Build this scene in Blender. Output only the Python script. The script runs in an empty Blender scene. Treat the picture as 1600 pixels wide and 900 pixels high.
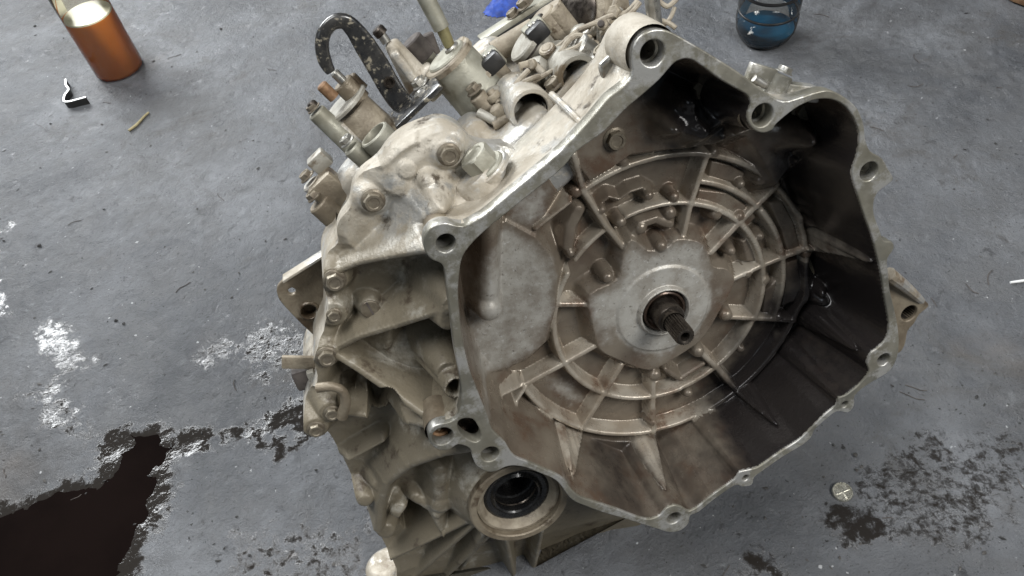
import bpy, bmesh, math, random
import numpy as np
from mathutils import Vector, Matrix

random.seed(7)
rng = np.random.default_rng(11)
scene = bpy.context.scene
COL = scene.collection

# ------------------------------------------------------------------ camera
CAM_H = 0.82                      # lens height above the floor, metres
FPX = 1200.0                      # focal length in pixels of the 1600 px wide photograph
_nad = np.array([159.0, 956.0, FPX])
UPc = -_nad / np.linalg.norm(_nad)                 # world up in lens axes (x right, y down, z forward)
_f = np.array([0.0, 0.0, 1.0])
Yc = _f - (_f @ UPc) * UPc
Yc /= np.linalg.norm(Yc)
Xc = np.cross(Yc, UPc)
RW = np.array([Xc, Yc, UPc])
CAM = np.array([0.0, 0.0, CAM_H])
cam_data = bpy.data.cameras.new("camera")
cam_data.sensor_width = 36.0
cam_data.lens = 36.0 * FPX / 1600.0
cam_data.clip_start = 0.02
cam_data.clip_end = 60.0
cam = bpy.data.objects.new("camera", cam_data)
COL.objects.link(cam)
_r, _u, _b = RW @ [1, 0, 0], RW @ [0, -1, 0], RW @ [0, 0, -1]
cam.matrix_world = Matrix([[_r[i], _u[i], _b[i], CAM[i]] for i in range(3)] + [[0, 0, 0, 1]])
scene.camera = cam

# ------------------------------------------------------------------ light
world = bpy.data.worlds.new("World")
scene.world = world
world.use_nodes = True
bg = world.node_tree.nodes["Background"]
bg.inputs[0].default_value = (0.72, 0.86, 1.0, 1)
bg.inputs[1].default_value = 0.072


def area_light(name, loc, target, sx, sy, power, colour):
    d = bpy.data.lights.new(name, 'AREA')
    d.shape = 'RECTANGLE'
    d.size, d.size_y, d.energy, d.color = sx, sy, power, colour
    o = bpy.data.objects.new(name, d)
    COL.objects.link(o)
    o.location = loc
    o.rotation_euler = (Vector(target) - Vector(loc)).to_track_quat('-Z', 'Y').to_euler()
    return o


area_light("doorway_light", (-2.2, 3.6, 2.25), (-0.15, 0.6, 0.2), 2.4, 1.5, 255, (0.95, 0.98, 1.0))
area_light("front_opening_light", (1.7, -0.9, 2.5), (0.05, 0.45, 0.35), 1.2, 1.0, 74, (1.0, 0.99, 0.965))
area_light("roof_light", (-0.9, 0.25, 3.3), (-0.15, 0.45, 0.2), 1.5, 1.5, 82, (0.98, 0.99, 1.0))
area_light("side_glint_light", (-1.7, -1.0, 1.9), (0.2, 0.45, 0.4), 0.5, 0.45, 4.5, (0.80, 0.90, 1.0))  # unseen lamp, added only for highlights on the glossy right interior
scene.view_settings.view_transform = 'Standard'
scene.view_settings.look = 'None'
scene.view_settings.exposure = 0.0
scene.view_settings.gamma = 1.0

# ------------------------------------------------------------------ frames
# gearbox frame: u right, v up, w out of the bell mouth, origin on the input shaft axis in the flange plane
_t, _az = math.radians(39), math.radians(51)
_ray = np.array([234.0, 31.0, FPX])
_ray /= np.linalg.norm(_ray)
_i = np.array([math.cos(_az), math.sin(_az), 0.0])
_i -= (_i @ _ray) * _ray
_i /= np.linalg.norm(_i)
Nc = -math.cos(_t) * _ray + math.sin(_t) * _i
WEB = -0.07
Oc = _ray * 0.66 - Nc * WEB
Vc = UPc - (UPc @ Nc) * Nc
Vc /= np.linalg.norm(Vc)
Uc = np.cross(Vc, Nc)
GROT = np.array([RW @ Uc, RW @ Vc, RW @ Nc]).T
GORG = RW @ Oc + CAM
AX = np.array([-0.48, 0.877, 0.0])       # direction the top fittings point in
BX = np.array([0.877, 0.48, 0.0])        # along the top deck
WX = np.array([0.0, 0.0, 1.0])
VX = np.array([0.0, 1.0, 0.0])
UX = np.array([1.0, 0.0, 0.0])


def at(px, py, w):
    """point of the gearbox seen at a photograph pixel, w metres in front of the flange plane"""
    R = np.array([px - 800.0, py - 450.0, FPX])
    q = R * ((Nc @ (Oc + Nc * w)) / (Nc @ R)) - Oc
    return np.array([q @ Uc, q @ Vc, w])


def ats(pts, w=None):
    return np.array([at(*p) if len(p) == 3 else at(p[0], p[1], w) for p in pts])


def flr(px, py, z=0.0):
    R = RW @ np.array([px - 800.0, py - 450.0, FPX])
    return CAM + R * ((z - CAM_H) / R[2])


def mm_px(px, py, w):
    R = np.array([px - 800.0, py - 450.0, FPX])
    return (Nc @ (Oc + Nc * w)) / (Nc @ R)      # metres per pixel at that depth


# ------------------------------------------------------------------ noise
def vnoise(x, y, seed):
    g = np.random.default_rng(seed).random((257, 257))
    xi = np.floor(x).astype(int)
    yi = np.floor(y).astype(int)
    fx, fy = x - xi, y - yi
    fx = fx * fx * (3 - 2 * fx)
    fy = fy * fy * (3 - 2 * fy)
    a, b = xi % 256, yi % 256
    return (g[a, b] * (1 - fx) * (1 - fy) + g[a + 1, b] * fx * (1 - fy) + g[a, b + 1] * (1 - fx) * fy + g[a + 1, b + 1] * fx * fy) - 0.5


def fbm(x, y, seed, octaves=4, gain=0.5):
    s, a = 0.0, 1.0
    for k in range(octaves):
        c, d = math.cos(k * 0.7), math.sin(k * 0.7)
        s = s + a * vnoise((c * x - d * y) * 2 ** k + 31.7 * k, (d * x + c * y) * 2 ** k + 17.3 * k, seed + k)
        a *= gain
    return s


def sdist(P, Q):
    """signed distance of points Q (n,2) to closed polygon P (m,2); inside negative"""
    d = np.full(len(Q), 1e9)
    ins = np.zeros(len(Q), bool)
    m = len(P)
    for i in range(m):
        a, b = P[i], P[(i + 1) % m]
        e = b - a
        l2 = e @ e
        if l2 < 1e-14:
            continue
        w = Q - a
        t = np.clip((w @ e) / l2, 0, 1)
        d = np.minimum(d, ((w - t[:, None] * e) ** 2).sum(1))
        c = ((a[1] <= Q[:, 1]) != (b[1] <= Q[:, 1]))
        if abs(e[1]) > 1e-14:
            ins ^= c & (Q[:, 0] < a[0] + (Q[:, 1] - a[1]) / e[1] * e[0])
    d = np.sqrt(d)
    return np.where(ins, -d, d)


def smooth_loop(P, n=4, closed=True):
    P = np.asarray(P, float)
    out = []
    m = len(P)
    for i in range(m if closed else m - 1):
        if closed:
            p0, p1, p2, p3 = P[i - 1], P[i], P[(i + 1) % m], P[(i + 2) % m]
        else:
            p0, p1, p2, p3 = P[max(i - 1, 0)], P[i], P[i + 1], P[min(i + 2, m - 1)]
        for k in range(n):
            t = k / n
            out.append(0.5 * ((2 * p1) + (p2 - p0) * t + (2 * p0 - 5 * p1 + 4 * p2 - p3) * t * t + (3 * p1 - p0 - 3 * p2 + p3) * t ** 3))
    if not closed:
        out.append(P[-1])
    return np.array(out)


def circle_uv(c, r, n=28):
    a = np.linspace(0, 2 * math.pi, n, endpoint=False)
    return np.c_[c[0] + r * np.cos(a), c[1] + r * np.sin(a)]


# ------------------------------------------------------------------ materials
def srgb(r, g, b):
    f = lambda c: ((c / 255 + 0.055) / 1.055) ** 2.4 if c > 10 else c / 255 / 12.92
    return (f(r), f(g), f(b), 1)


def mat(name, c1, c2, rough=0.5, metal=0.0, scale=60.0, bump=0.0, bscale=900.0, stain=None, sscale=18.0, sth=0.56,
        srough=0.3, swid=0.1, rvar=0.12, speck=None, attr=None, acol=None, arough=0.2, attr2=None, coat=0.0, contrast=0.16, bdist=0.0012, silver=None):
    m = bpy.data.materials.new(name)
    m.use_nodes = True
    nt = m.node_tree
    N, L = nt.nodes, nt.links
    b = N["Principled BSDF"]
    tc = N.new("ShaderNodeTexCoord")

    def noise(sc, det=5.0, ro=0.6):
        n = N.new("ShaderNodeTexNoise")
        n.inputs["Scale"].default_value = sc
        n.inputs["Detail"].default_value = det
        n.inputs["Roughness"].default_value = ro
        L.new(tc.outputs["Object"], n.inputs["Vector"])
        return n.outputs["Fac"]

    def ramp(src, lo, hi):
        r = N.new("ShaderNodeMapRange")
        r.interpolation_type = 'SMOOTHSTEP'
        r.inputs["From Min"].default_value = lo
        r.inputs["From Max"].default_value = hi
        L.new(src, r.inputs["Value"])
        return r.outputs["Result"]

    def mix(fac, a, bb):
        x = N.new("ShaderNodeMix")
        x.data_type = 'RGBA'
        L.new(fac, x.inputs[0])
        for s, v in ((x.inputs[6], a), (x.inputs[7], bb)):
            if isinstance(v, tuple):
                s.default_value = v
            else:
                L.new(v, s)
        return x.outputs[2]

    def fmix(fac, a, bb):
        x = N.new("ShaderNodeMix")
        x.data_type = 'FLOAT'
        L.new(fac, x.inputs[0])
        for s, v in ((x.inputs[2], a), (x.inputs[3], bb)):
            if isinstance(v, (int, float)):
                s.default_value = v
            else:
                L.new(v, s)
        return x.outputs[0]

    n1 = noise(scale)
    col = mix(ramp(n1, 0.5 - contrast, 0.5 + contrast), c1, c2)
    rg = fmix(ramp(noise(scale * 2.3), 0.3, 0.7), max(0.05, rough - rvar), min(1.0, rough + rvar))
    if stain:
        s = ramp(noise(sscale, 6.0, 0.65), sth, sth + swid)
        col = mix(s, col, stain)
        rg = fmix(s, rg, srough)
    if speck:
        s = ramp(noise(300.0, 6.0, 0.72), 0.60, 0.74)
        col = mix(s, col, speck)
    mtl = metal
    if silver:
        s = ramp(noise(silver, 7.0, 0.7), 0.47, 0.60)
        col = mix(s, col, (0.50, 0.49, 0.46, 1))
        rg = fmix(s, rg, 0.36)
        mtl = fmix(s, metal, 0.65)
    if attr2:
        a = N.new("ShaderNodeAttribute")
        a.attribute_name = attr2
        n2 = noise(48.0, 8.0, 0.72)
        pc_ = mix(ramp(n2, 0.36, 0.62), (0.33, 0.305, 0.265, 1), (0.46, 0.445, 0.405, 1))
        pc_ = mix(ramp(noise(300.0, 4.0, 0.65), 0.60, 0.70), pc_, (0.20, 0.185, 0.16, 1))
        pc_ = mix(ramp(noise(260.0, 6.0, 0.75), 0.56, 0.70), pc_, (0.60, 0.595, 0.575, 1))
        ad = N.new("ShaderNodeMath")
        ad.operation = 'MULTIPLY_ADD'
        L.new(noise(55.0, 7.0, 0.7), ad.inputs[0])
        ad.inputs[1].default_value = 1.3
        L.new(a.outputs["Fac"], ad.inputs[2])
        s = ramp(ad.outputs[0], 1.0, 1.65)
        col = mix(s, col, pc_)
        rg = fmix(s, rg, 0.45)
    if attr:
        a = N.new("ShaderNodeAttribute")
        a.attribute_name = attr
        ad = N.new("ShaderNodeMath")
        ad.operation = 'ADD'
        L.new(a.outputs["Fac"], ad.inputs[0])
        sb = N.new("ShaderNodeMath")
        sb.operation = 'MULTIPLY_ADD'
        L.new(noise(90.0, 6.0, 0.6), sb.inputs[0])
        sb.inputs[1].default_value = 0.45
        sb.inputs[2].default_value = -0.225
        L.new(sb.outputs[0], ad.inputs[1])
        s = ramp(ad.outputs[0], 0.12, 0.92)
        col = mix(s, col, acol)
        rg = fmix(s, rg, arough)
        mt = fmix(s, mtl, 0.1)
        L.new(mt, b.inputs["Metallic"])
        if attr == "grime":
            d1 = ramp(noise(24.0, 7.0, 0.7), 0.52, 0.68)
            col = mix(d1, col, (0.37, 0.345, 0.29, 1))
            d2 = ramp(noise(42.0, 7.0, 0.72), 0.545, 0.68)
            col = mix(d2, col, (0.085, 0.066, 0.047, 1))
            rg = fmix(d2, rg, 0.32)
    elif silver:
        L.new(mtl, b.inputs["Metallic"])
    else:
        b.inputs["Metallic"].default_value = metal
    L.new(col, b.inputs["Base Color"])
    L.new(rg, b.inputs["Roughness"])
    b.inputs["Coat Weight"].default_value = coat
    b.inputs["Coat Roughness"].default_value = 0.15
    if bump > 0:
        bp = N.new("ShaderNodeBump")
        bp.inputs["Strength"].default_value = min(1.0, bump)
        bp.inputs["Distance"].default_value = bdist
        h = N.new("ShaderNodeMath")
        h.operation = 'MULTIPLY_ADD'
        L.new(noise(bscale, 3.0, 0.6), h.inputs[0])
        h.inputs[1].default_value = 0.5
        L.new(noise(bscale * 0.22, 4.0, 0.6), h.inputs[2])
        L.new(h.outputs[0], bp.inputs["Height"])
        L.new(bp.outputs[0], b.inputs["Normal"])
    return m


M = {}
M['cast'] = mat("dusty_cast_aluminium", (0.49, 0.45, 0.38, 1), (0.29, 0.25, 0.19, 1), rough=0.58, metal=0.12, scale=34, bump=0.75, bscale=380,
                stain=(0.15, 0.11, 0.07, 1), sscale=30, sth=0.57, srough=0.45, swid=0.14, speck=(0.20, 0.165, 0.12, 1), contrast=0.2, silver=24)
M['cast_brown'] = mat("oily_dust_cast_aluminium", (0.26, 0.22, 0.160, 1), (0.165, 0.132, 0.092, 1), rough=0.46, metal=0.25, scale=38, bump=0.7, bscale=420,
                      stain=(0.085, 0.06, 0.038, 1), sscale=24, sth=0.56, srough=0.32)
M['case'] = mat("gear_case_aluminium", silver=22, speck=(0.16, 0.13, 0.09, 1), c1=(0.48, 0.44, 0.37, 1), c2=(0.29, 0.25, 0.19, 1), rough=0.54, metal=0.15, scale=34, bump=0.75, bscale=380, contrast=0.2,
                stain=(0.17, 0.125, 0.08, 1), sscale=24, sth=0.60, srough=0.42, attr="grime", acol=(0.18, 0.154, 0.11, 1), arough=0.42)
M['cast2'] = mat("grimy_tan_casting", (0.33, 0.285, 0.215, 1), (0.21, 0.175, 0.128, 1), rough=0.6, metal=0.1, scale=70, bump=0.8, bscale=420,
                 stain=(0.10, 0.075, 0.05, 1), sscale=45, sth=0.55)
M['cast3'] = mat("greyish_casting", (0.37, 0.355, 0.31, 1), (0.26, 0.24, 0.20, 1), rough=0.5, metal=0.25, scale=60, bump=0.4,
                 stain=(0.15, 0.115, 0.075, 1), sscale=40, sth=0.56)
M['oil_brown'] = mat("oily_brown_recess", (0.085, 0.058, 0.042, 1), (0.05, 0.034, 0.026, 1), rough=0.3, metal=0.5, scale=120)
M['green'] = mat("grey_green_cast", (0.37, 0.36, 0.30, 1), (0.235, 0.222, 0.172, 1), rough=0.48, metal=0.35, scale=40, bump=0.3,
                 stain=(0.14, 0.11, 0.07, 1), sscale=20, sth=0.60)
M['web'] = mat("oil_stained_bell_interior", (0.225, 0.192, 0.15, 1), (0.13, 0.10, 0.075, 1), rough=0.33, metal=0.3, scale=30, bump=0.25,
               stain=(0.135, 0.088, 0.06, 1), sscale=26, sth=0.50, swid=0.2, srough=0.25, attr="oil", acol=(0.017, 0.0145, 0.014, 1), arough=0.13, contrast=0.25, attr2="bare")  # near-black acol: oil film and painted shade in one mask
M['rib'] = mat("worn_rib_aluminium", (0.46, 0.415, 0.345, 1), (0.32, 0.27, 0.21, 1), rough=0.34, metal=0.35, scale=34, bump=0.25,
               stain=(0.16, 0.10, 0.066, 1), sscale=26, sth=0.52, swid=0.2, srough=0.25, attr="oil", acol=(0.017, 0.0145, 0.014, 1), arough=0.13, attr2="bare")  # same oil and painted-shade darkening as the web
M['pale'] = mat("bare_corroded_aluminium", (0.40, 0.395, 0.365, 1), (0.255, 0.24, 0.21, 1), rough=0.42, metal=0.45, scale=70, bump=0.7, bscale=800,
                speck=(0.58, 0.585, 0.57, 1), stain=(0.19, 0.155, 0.125, 1), sscale=38, sth=0.53, contrast=0.22)
M['flange'] = mat("machined_flange_face", (0.245, 0.232, 0.19, 1), (0.175, 0.163, 0.128, 1), rough=0.40, metal=0.35, scale=50, bump=0.2, bscale=1200,
                  stain=(0.14, 0.136, 0.115, 1), sscale=11, sth=0.44, swid=0.2, srough=0.38, speck=(0.16, 0.135, 0.085, 1), silver=30)
M['steel'] = mat("zinc_steel", (0.46, 0.45, 0.42, 1), (0.30, 0.285, 0.25, 1), rough=0.38, metal=0.8, scale=120, bump=0.1)
M['bolt'] = mat("dusty_bolt_steel", (0.235, 0.205, 0.155, 1), (0.14, 0.115, 0.085, 1), rough=0.5, metal=0.5, scale=150, bump=0.2)
M['dark_steel'] = mat("dark_oiled_steel", (0.10, 0.085, 0.07, 1), (0.055, 0.045, 0.038, 1), rough=0.32, metal=0.8, scale=120)
M['rust'] = mat("rusty_steel", (0.27, 0.16, 0.085, 1), (0.17, 0.095, 0.05, 1), rough=0.65, metal=0.3, scale=160, bump=0.3)
M['black'] = mat("black_plastic", (0.012, 0.012, 0.013, 1), (0.022, 0.021, 0.02, 1), rough=0.42, scale=90)
M['rubber'] = mat("dusty_rubber", (0.10, 0.085, 0.075, 1), (0.06, 0.05, 0.045, 1), rough=0.8, scale=120, bump=0.3)
M['chipped'] = mat("chipped_black_paint", (0.018, 0.019, 0.021, 1), (0.045, 0.043, 0.04, 1), rough=0.3, metal=0.2, scale=60,
                   stain=(0.27, 0.24, 0.18, 1), sscale=170, sth=0.545, srough=0.6, coat=0.4)
M['seal'] = mat("black_oil_seal", (0.014, 0.014, 0.015, 1), (0.022, 0.021, 0.02, 1), rough=0.24, scale=90)
M['bore'] = mat("oily_bore", (0.05, 0.042, 0.033, 1), (0.03, 0.025, 0.02, 1), rough=0.5, metal=0.3, scale=90)
M['wire'] = mat("dusty_wire", (0.34, 0.30, 0.235, 1), (0.22, 0.185, 0.14, 1), rough=0.75, scale=160, bump=0.3)
M['amber'] = mat("olive_fitting", (0.26, 0.235, 0.12, 1), (0.18, 0.15, 0.075, 1), rough=0.4, metal=0.3, scale=90)

# ------------------------------------------------------------------ object helpers
_first = {}


def link(name, mesh, material=None, parent=None, matrix=None, smooth=None):
    o = bpy.data.objects.new(name, mesh)
    COL.objects.link(o)
    if material is not None and not mesh.materials:
        mesh.materials.append(material)
    if parent is not None:
        o.parent = parent
    if matrix is not None:
        o.matrix_local = matrix
    return o


def shade(me, angle=35):
    me.polygons.foreach_set("use_smooth", np.ones(len(me.polygons), bool))
    bm = bmesh.new()
    bm.from_mesh(me)
    lim = math.radians(angle)
    for e in bm.edges:
        if len(e.link_faces) == 2 and e.calc_face_angle(0) > lim:
            e.smooth = False
    bm.to_mesh(me)
    bm.free()
    return me


def mesh_from(name, verts, faces, angle=35):
    me = bpy.data.meshes.new(name)
    me.from_pydata([tuple(map(float, v)) for v in verts], [], [tuple(int(i) for i in f) for f in faces])
    me.validate()
    bm = bmesh.new()
    bm.from_mesh(me)
    bmesh.ops.recalc_face_normals(bm, faces=bm.faces)
    bm.to_mesh(me)
    bm.free()
    return shade(me, angle)


def frame_of(axis):
    a = np.asarray(axis, float)
    a = a / np.linalg.norm(a)
    t = np.array([0, 0, 1.0]) if abs(a[2]) < 0.9 else np.array([1.0, 0, 0])
    x = np.cross(t, a)
    x /= np.linalg.norm(x)
    return x, np.cross(a, x), a


def lathe(p, axis, profile, seg=28):
    """profile: (radius, height along axis); closed when it starts and ends at radius 0"""
    x, y, a = frame_of(axis)
    V, Fc, rings = [], [], []
    for r, h in profile:
        if r < 1e-6:
            rings.append([len(V)])
            V.append(p + a * h)
        else:
            rings.append(list(range(len(V), len(V) + seg)))
            for k in range(seg):
                t = 2 * math.pi * k / seg
                V.append(p + a * h + r * (x * math.cos(t) + y * math.sin(t)))
    for A, B in zip(rings, rings[1:]):
        if len(A) == 1 and len(B) == 1:
            continue
        for k in range(seg):
            k2 = (k + 1) % seg
            if len(A) == 1:
                Fc.append((A[0], B[k], B[k2]))
            elif len(B) == 1:
                Fc.append((A[k], A[k2], B[0]))
            else:
                Fc.append((A[k], A[k2], B[k2], B[k]))
    return V, Fc


def solid_cyl(p, axis, r, h, ch=0.0012, r2=None, seg=28):
    r2 = r if r2 is None else r2
    return lathe(p, axis, [(0, 0), (r, 0), (r2, h - ch), (r2 - ch, h), (0, h)], seg)


def tube_cyl(p, axis, r, ri, h, depth, ch=0.001, r0=None, seg=32):
    r0 = r if r0 is None else r0
    return lathe(p, axis, [(0, 0), (r0, 0), (r, h - ch), (r - ch, h), (ri + ch * 0.7, h), (ri, h - ch), (ri, h - depth), (0, h - depth)], seg)


def box_mesh(c, ex, ey, ez, bev=0.002):
    """rounded box: centre, three half-extent vectors"""
    ex, ey, ez = map(np.asarray, (ex, ey, ez))
    L = [np.linalg.norm(e) for e in (ex, ey, ez)]
    E = [e / l for e, l in zip((ex, ey, ez), L)]
    bm = bmesh.new()
    bmesh.ops.create_cube(bm, size=2.0)
    for v in bm.verts:
        v.co = Vector((v.co.x * L[0], v.co.y * L[1], v.co.z * L[2]))
    if bev > 0:
        bmesh.ops.bevel(bm, geom=list(bm.edges), offset=min(bev, min(L) * 0.8), segments=2, affect='EDGES', profile=0.5)
    bm.verts.index_update()
    V = [np.asarray(c) + E[0] * v.co.x + E[1] * v.co.y + E[2] * v.co.z for v in bm.verts]
    Fc = [tuple(v.index for v in f.verts) for f in bm.faces]
    bm.free()
    return V, Fc


def pipe(pts, radius, seg=10, n=5, flat=None):
    """swept tube through smoothed points; radius may be a list"""
    P = smooth_loop(np.array(pts), n, closed=False)
    R = np.interp(np.linspace(0, 1, len(P)), np.linspace(0, 1, len(radius)), radius) if isinstance(radius, (list, tuple)) else np.full(len(P), radius)
    V, Fc = [], []
    ref = None
    for i, p in enumerate(P):
        t = P[min(i + 1, len(P) - 1)] - P[max(i - 1, 0)]
        t /= np.linalg.norm(t)
        if ref is None:
            ref = frame_of(t)[0]
        ref = ref - (ref @ t) * t
        ref /= np.linalg.norm(ref)
        y = np.cross(t, ref)
        for k in range(seg):
            a = 2 * math.pi * k / seg
            V.append(p + R[i] * (ref * math.cos(a) + y * math.sin(a)))
    for i in range(len(P) - 1):
        for k in range(seg):
            k2 = (k + 1) % seg
            Fc.append((i * seg + k, i * seg + k2, (i + 1) * seg + k2, (i + 1) * seg + k))
    Fc.append(tuple(range(seg))[::-1])
    Fc.append(tuple((len(P) - 1) * seg + k for k in range(seg)))
    return V, Fc


def extrude_poly(P, thick, bev=0.0008, holes=(), back=None):
    """filled 2D outline (u,v) from w=0 down to w=-thick with holes and rounded edges -> mesh in the same axes"""
    cu = bpy.data.curves.new("outline", 'CURVE')
    cu.dimensions = '2D'
    cu.fill_mode = 'BOTH'
    for ring in [P] + list(holes):
        s = cu.splines.new('POLY')
        s.points.add(len(ring) - 1)
        for k, q in enumerate(ring):
            s.points[k].co = (q[0], q[1], 0, 1)
        s.use_cyclic_u = True
    cu.extrude = thick / 2 - bev
    cu.bevel_depth = bev
    cu.bevel_resolution = 2
    cu.offset = -bev
    o = bpy.data.objects.new("outline", cu)
    COL.objects.link(o)
    dg = bpy.context.evaluated_depsgraph_get()
    me = bpy.data.meshes.new_from_object(o.evaluated_get(dg))
    bpy.data.objects.remove(o)
    bpy.data.curves.remove(cu)
    me.materials.clear()
    me.transform(Matrix.Translation((0, 0, -thick / 2)))
    return shade(me, 40)


def merge(prims):
    V, Fc = [], []
    for v, f in prims:
        n = len(V)
        V += list(v)
        Fc += [tuple(i + n for i in q) for q in f]
    return V, Fc


def blend_cast(name, prims, voxel=0.0016, it=8):
    """weld closed solids into one casting with soft fillets"""
    V, Fc = merge(prims)
    me = mesh_from(name, V, Fc, 180)
    o = bpy.data.objects.new(name, me)
    COL.objects.link(o)
    m = o.modifiers.new("r", 'REMESH')
    m.mode = 'VOXEL'
    m.voxel_size = voxel
    m.use_smooth_shade = True
    s = o.modifiers.new("s", 'SMOOTH')
    s.factor = 0.6
    s.iterations = it
    dg = bpy.context.evaluated_depsgraph_get()
    out = bpy.data.meshes.new_from_object(o.evaluated_get(dg))
    bpy.data.objects.remove(o)
    bpy.data.meshes.remove(me)
    out.materials.clear()
    return out


def tag(o, label=None, cat=None, group=None, kind=None):
    for k, v in (("label", label), ("category", cat), ("group", group), ("kind", kind)):
        if v:
            o[k] = v
    return o

# ------------------------------------------------------------------ floor
def poly_floor(pts):
    return np.array([flr(*p)[:2] for p in pts])


PUDDLE = poly_floor([(-120, 850), (0, 816), (70, 792), (117, 776), (167, 749), (192, 726), (184, 705), (190, 687), (218, 679), (249, 686), (268, 700),
                     (246, 728), (249, 768), (234, 799), (218, 830), (200, 862), (196, 900), (170, 980), (-120, 980)])
WETS = [
    ([(185, 695), (215, 672), (262, 668), (340, 664), (420, 648), (470, 632), (500, 640), (510, 672), (430, 692), (350, 694), (290, 705), (225, 725)], 0.8),
    ([(55, 600), (75, 585), (95, 610), (125, 625), (150, 650), (140, 690), (100, 700), (80, 670), (75, 640)], 0.54),
    ([(430, 490), (500, 520), (500, 600), (455, 600), (380, 575), (320, 560), (350, 540)], 0.5),
    ([(180, 860), (205, 835), (225, 870), (200, 900)], 1.0),
    ([(370, 840), (440, 820), (560, 830), (600, 900), (420, 930), (360, 890)], 0.42),
    ([(1330, 770), (1390, 700), (1450, 680), (1600, 690), (1640, 790), (1500, 850), (1400, 830)], 0.42),
    ([(1290, 800), (1320, 785), (1350, 820), (1340, 850), (1310, 840)], 0.7),
    ([(1160, 850), (1200, 855), (1215, 900), (1160, 910)], 0.7),
    ([(-40, 350), (12, 358), (14, 480), (5, 490), (-40, 500)], 0.55),
    ([(60, 520), (110, 505), (140, 560), (100, 585), (70, 560)], 0.55),
]


def axis_grid(lo, hi, step, far):
    a = np.arange(lo, hi, step)
    pre, d, x = [], step, lo
    while x > -far:
        d *= 1.35
        x -= d
        pre.append(x)
    post, d, x = [], step, a[-1]
    while x < far:
        d *= 1.35
        x += d
        post.append(x)
    return np.r_[pre[::-1], a, post]


gx = axis_grid(-1.15, 1.05, 0.0042, 7.0)
gy = axis_grid(0.10, 1.85, 0.0042, 7.0)
FX, FY = np.meshgrid(gx, gy, indexing='ij')
fx, fy = FX.ravel(), FY.ravel()
Q = np.c_[fx, fy]
jit = 0.028 * fbm(fx * 26, fy * 26, 71, 4, 0.6)
dp = sdist(PUDDLE, Q) + jit * 0.7
wet = np.zeros(len(Q))
for pts, s in WETS:
    wet = np.maximum(wet, s * np.clip(0.5 - (sdist(poly_floor(pts), Q) + jit * 1.6) / 0.03, 0, 1))
zf = 0.0042 * fbm(fx * 4, fy * 4, 3, 3) + 0.0007 * fbm(fx * 22, fy * 22, 9, 3)
rough_patch = np.clip(fbm(fx * 4.2, fy * 4.2, 40, 3) * 2.6 + 0.35, 0.14, 1)
zf += 0.0027 * rough_patch * fbm(fx * 75, fy * 75, 21, 2) + 0.0009 * rough_patch * vnoise(fx * 180, fy * 180, 33)
pit = fbm(fx * 70, fy * 70, 55, 2)
zf -= 0.0022 * np.clip((pit - 0.44) * 9, 0, 1)
zf *= 1 - 0.75 * wet
zf += wet * (0.0005 * fbm(fx * 110, fy * 110, 61, 2, 0.75) + 0.0004)
sink = np.clip(0.5 - dp / 0.07, 0, 1)
zf = zf * (1 - 0.8 * np.exp(-(np.clip(dp, 0, 1) / 0.05) ** 2)) - 0.0040 * sink + 0.0010
edge = np.exp(-(np.clip(dp, 0, 1) / 0.022) ** 2)
zf += edge * 0.0003 * fbm(fx * 95, fy * 95, 81, 2)
wet = np.maximum(wet, np.clip(edge * 1.2, 0, 1) * 0.85)
wet = np.maximum(wet, np.clip(sink * 1.6, 0, 1))
nx, ny = len(gx), len(gy)
idx = np.arange(nx * ny).reshape(nx, ny)
fc = np.stack([idx[:-1, :-1], idx[1:, :-1], idx[1:, 1:], idx[:-1, 1:]], -1).reshape(-1, 4)


def grid_mesh(name, co, faces):
    me = bpy.data.meshes.new(name)
    me.vertices.add(len(co))
    me.vertices.foreach_set("co", np.ascontiguousarray(co, dtype=np.float32).ravel())
    me.loops.add(len(faces) * 4)
    me.loops.foreach_set("vertex_index", np.ascontiguousarray(faces, dtype=np.int32).ravel())
    me.polygons.add(len(faces))
    me.polygons.foreach_set("loop_start", np.arange(0, len(faces) * 4, 4, dtype=np.int32))
    me.update(calc_edges=True)
    me.polygons.foreach_set("use_smooth", np.ones(len(faces), bool))
    return me


floor_me = grid_mesh("floor", np.c_[fx, fy, zf], fc)
a_ = floor_me.attributes.new("wet", 'FLOAT', 'POINT')
a_.data.foreach_set("value", wet.astype(np.float32))


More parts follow.
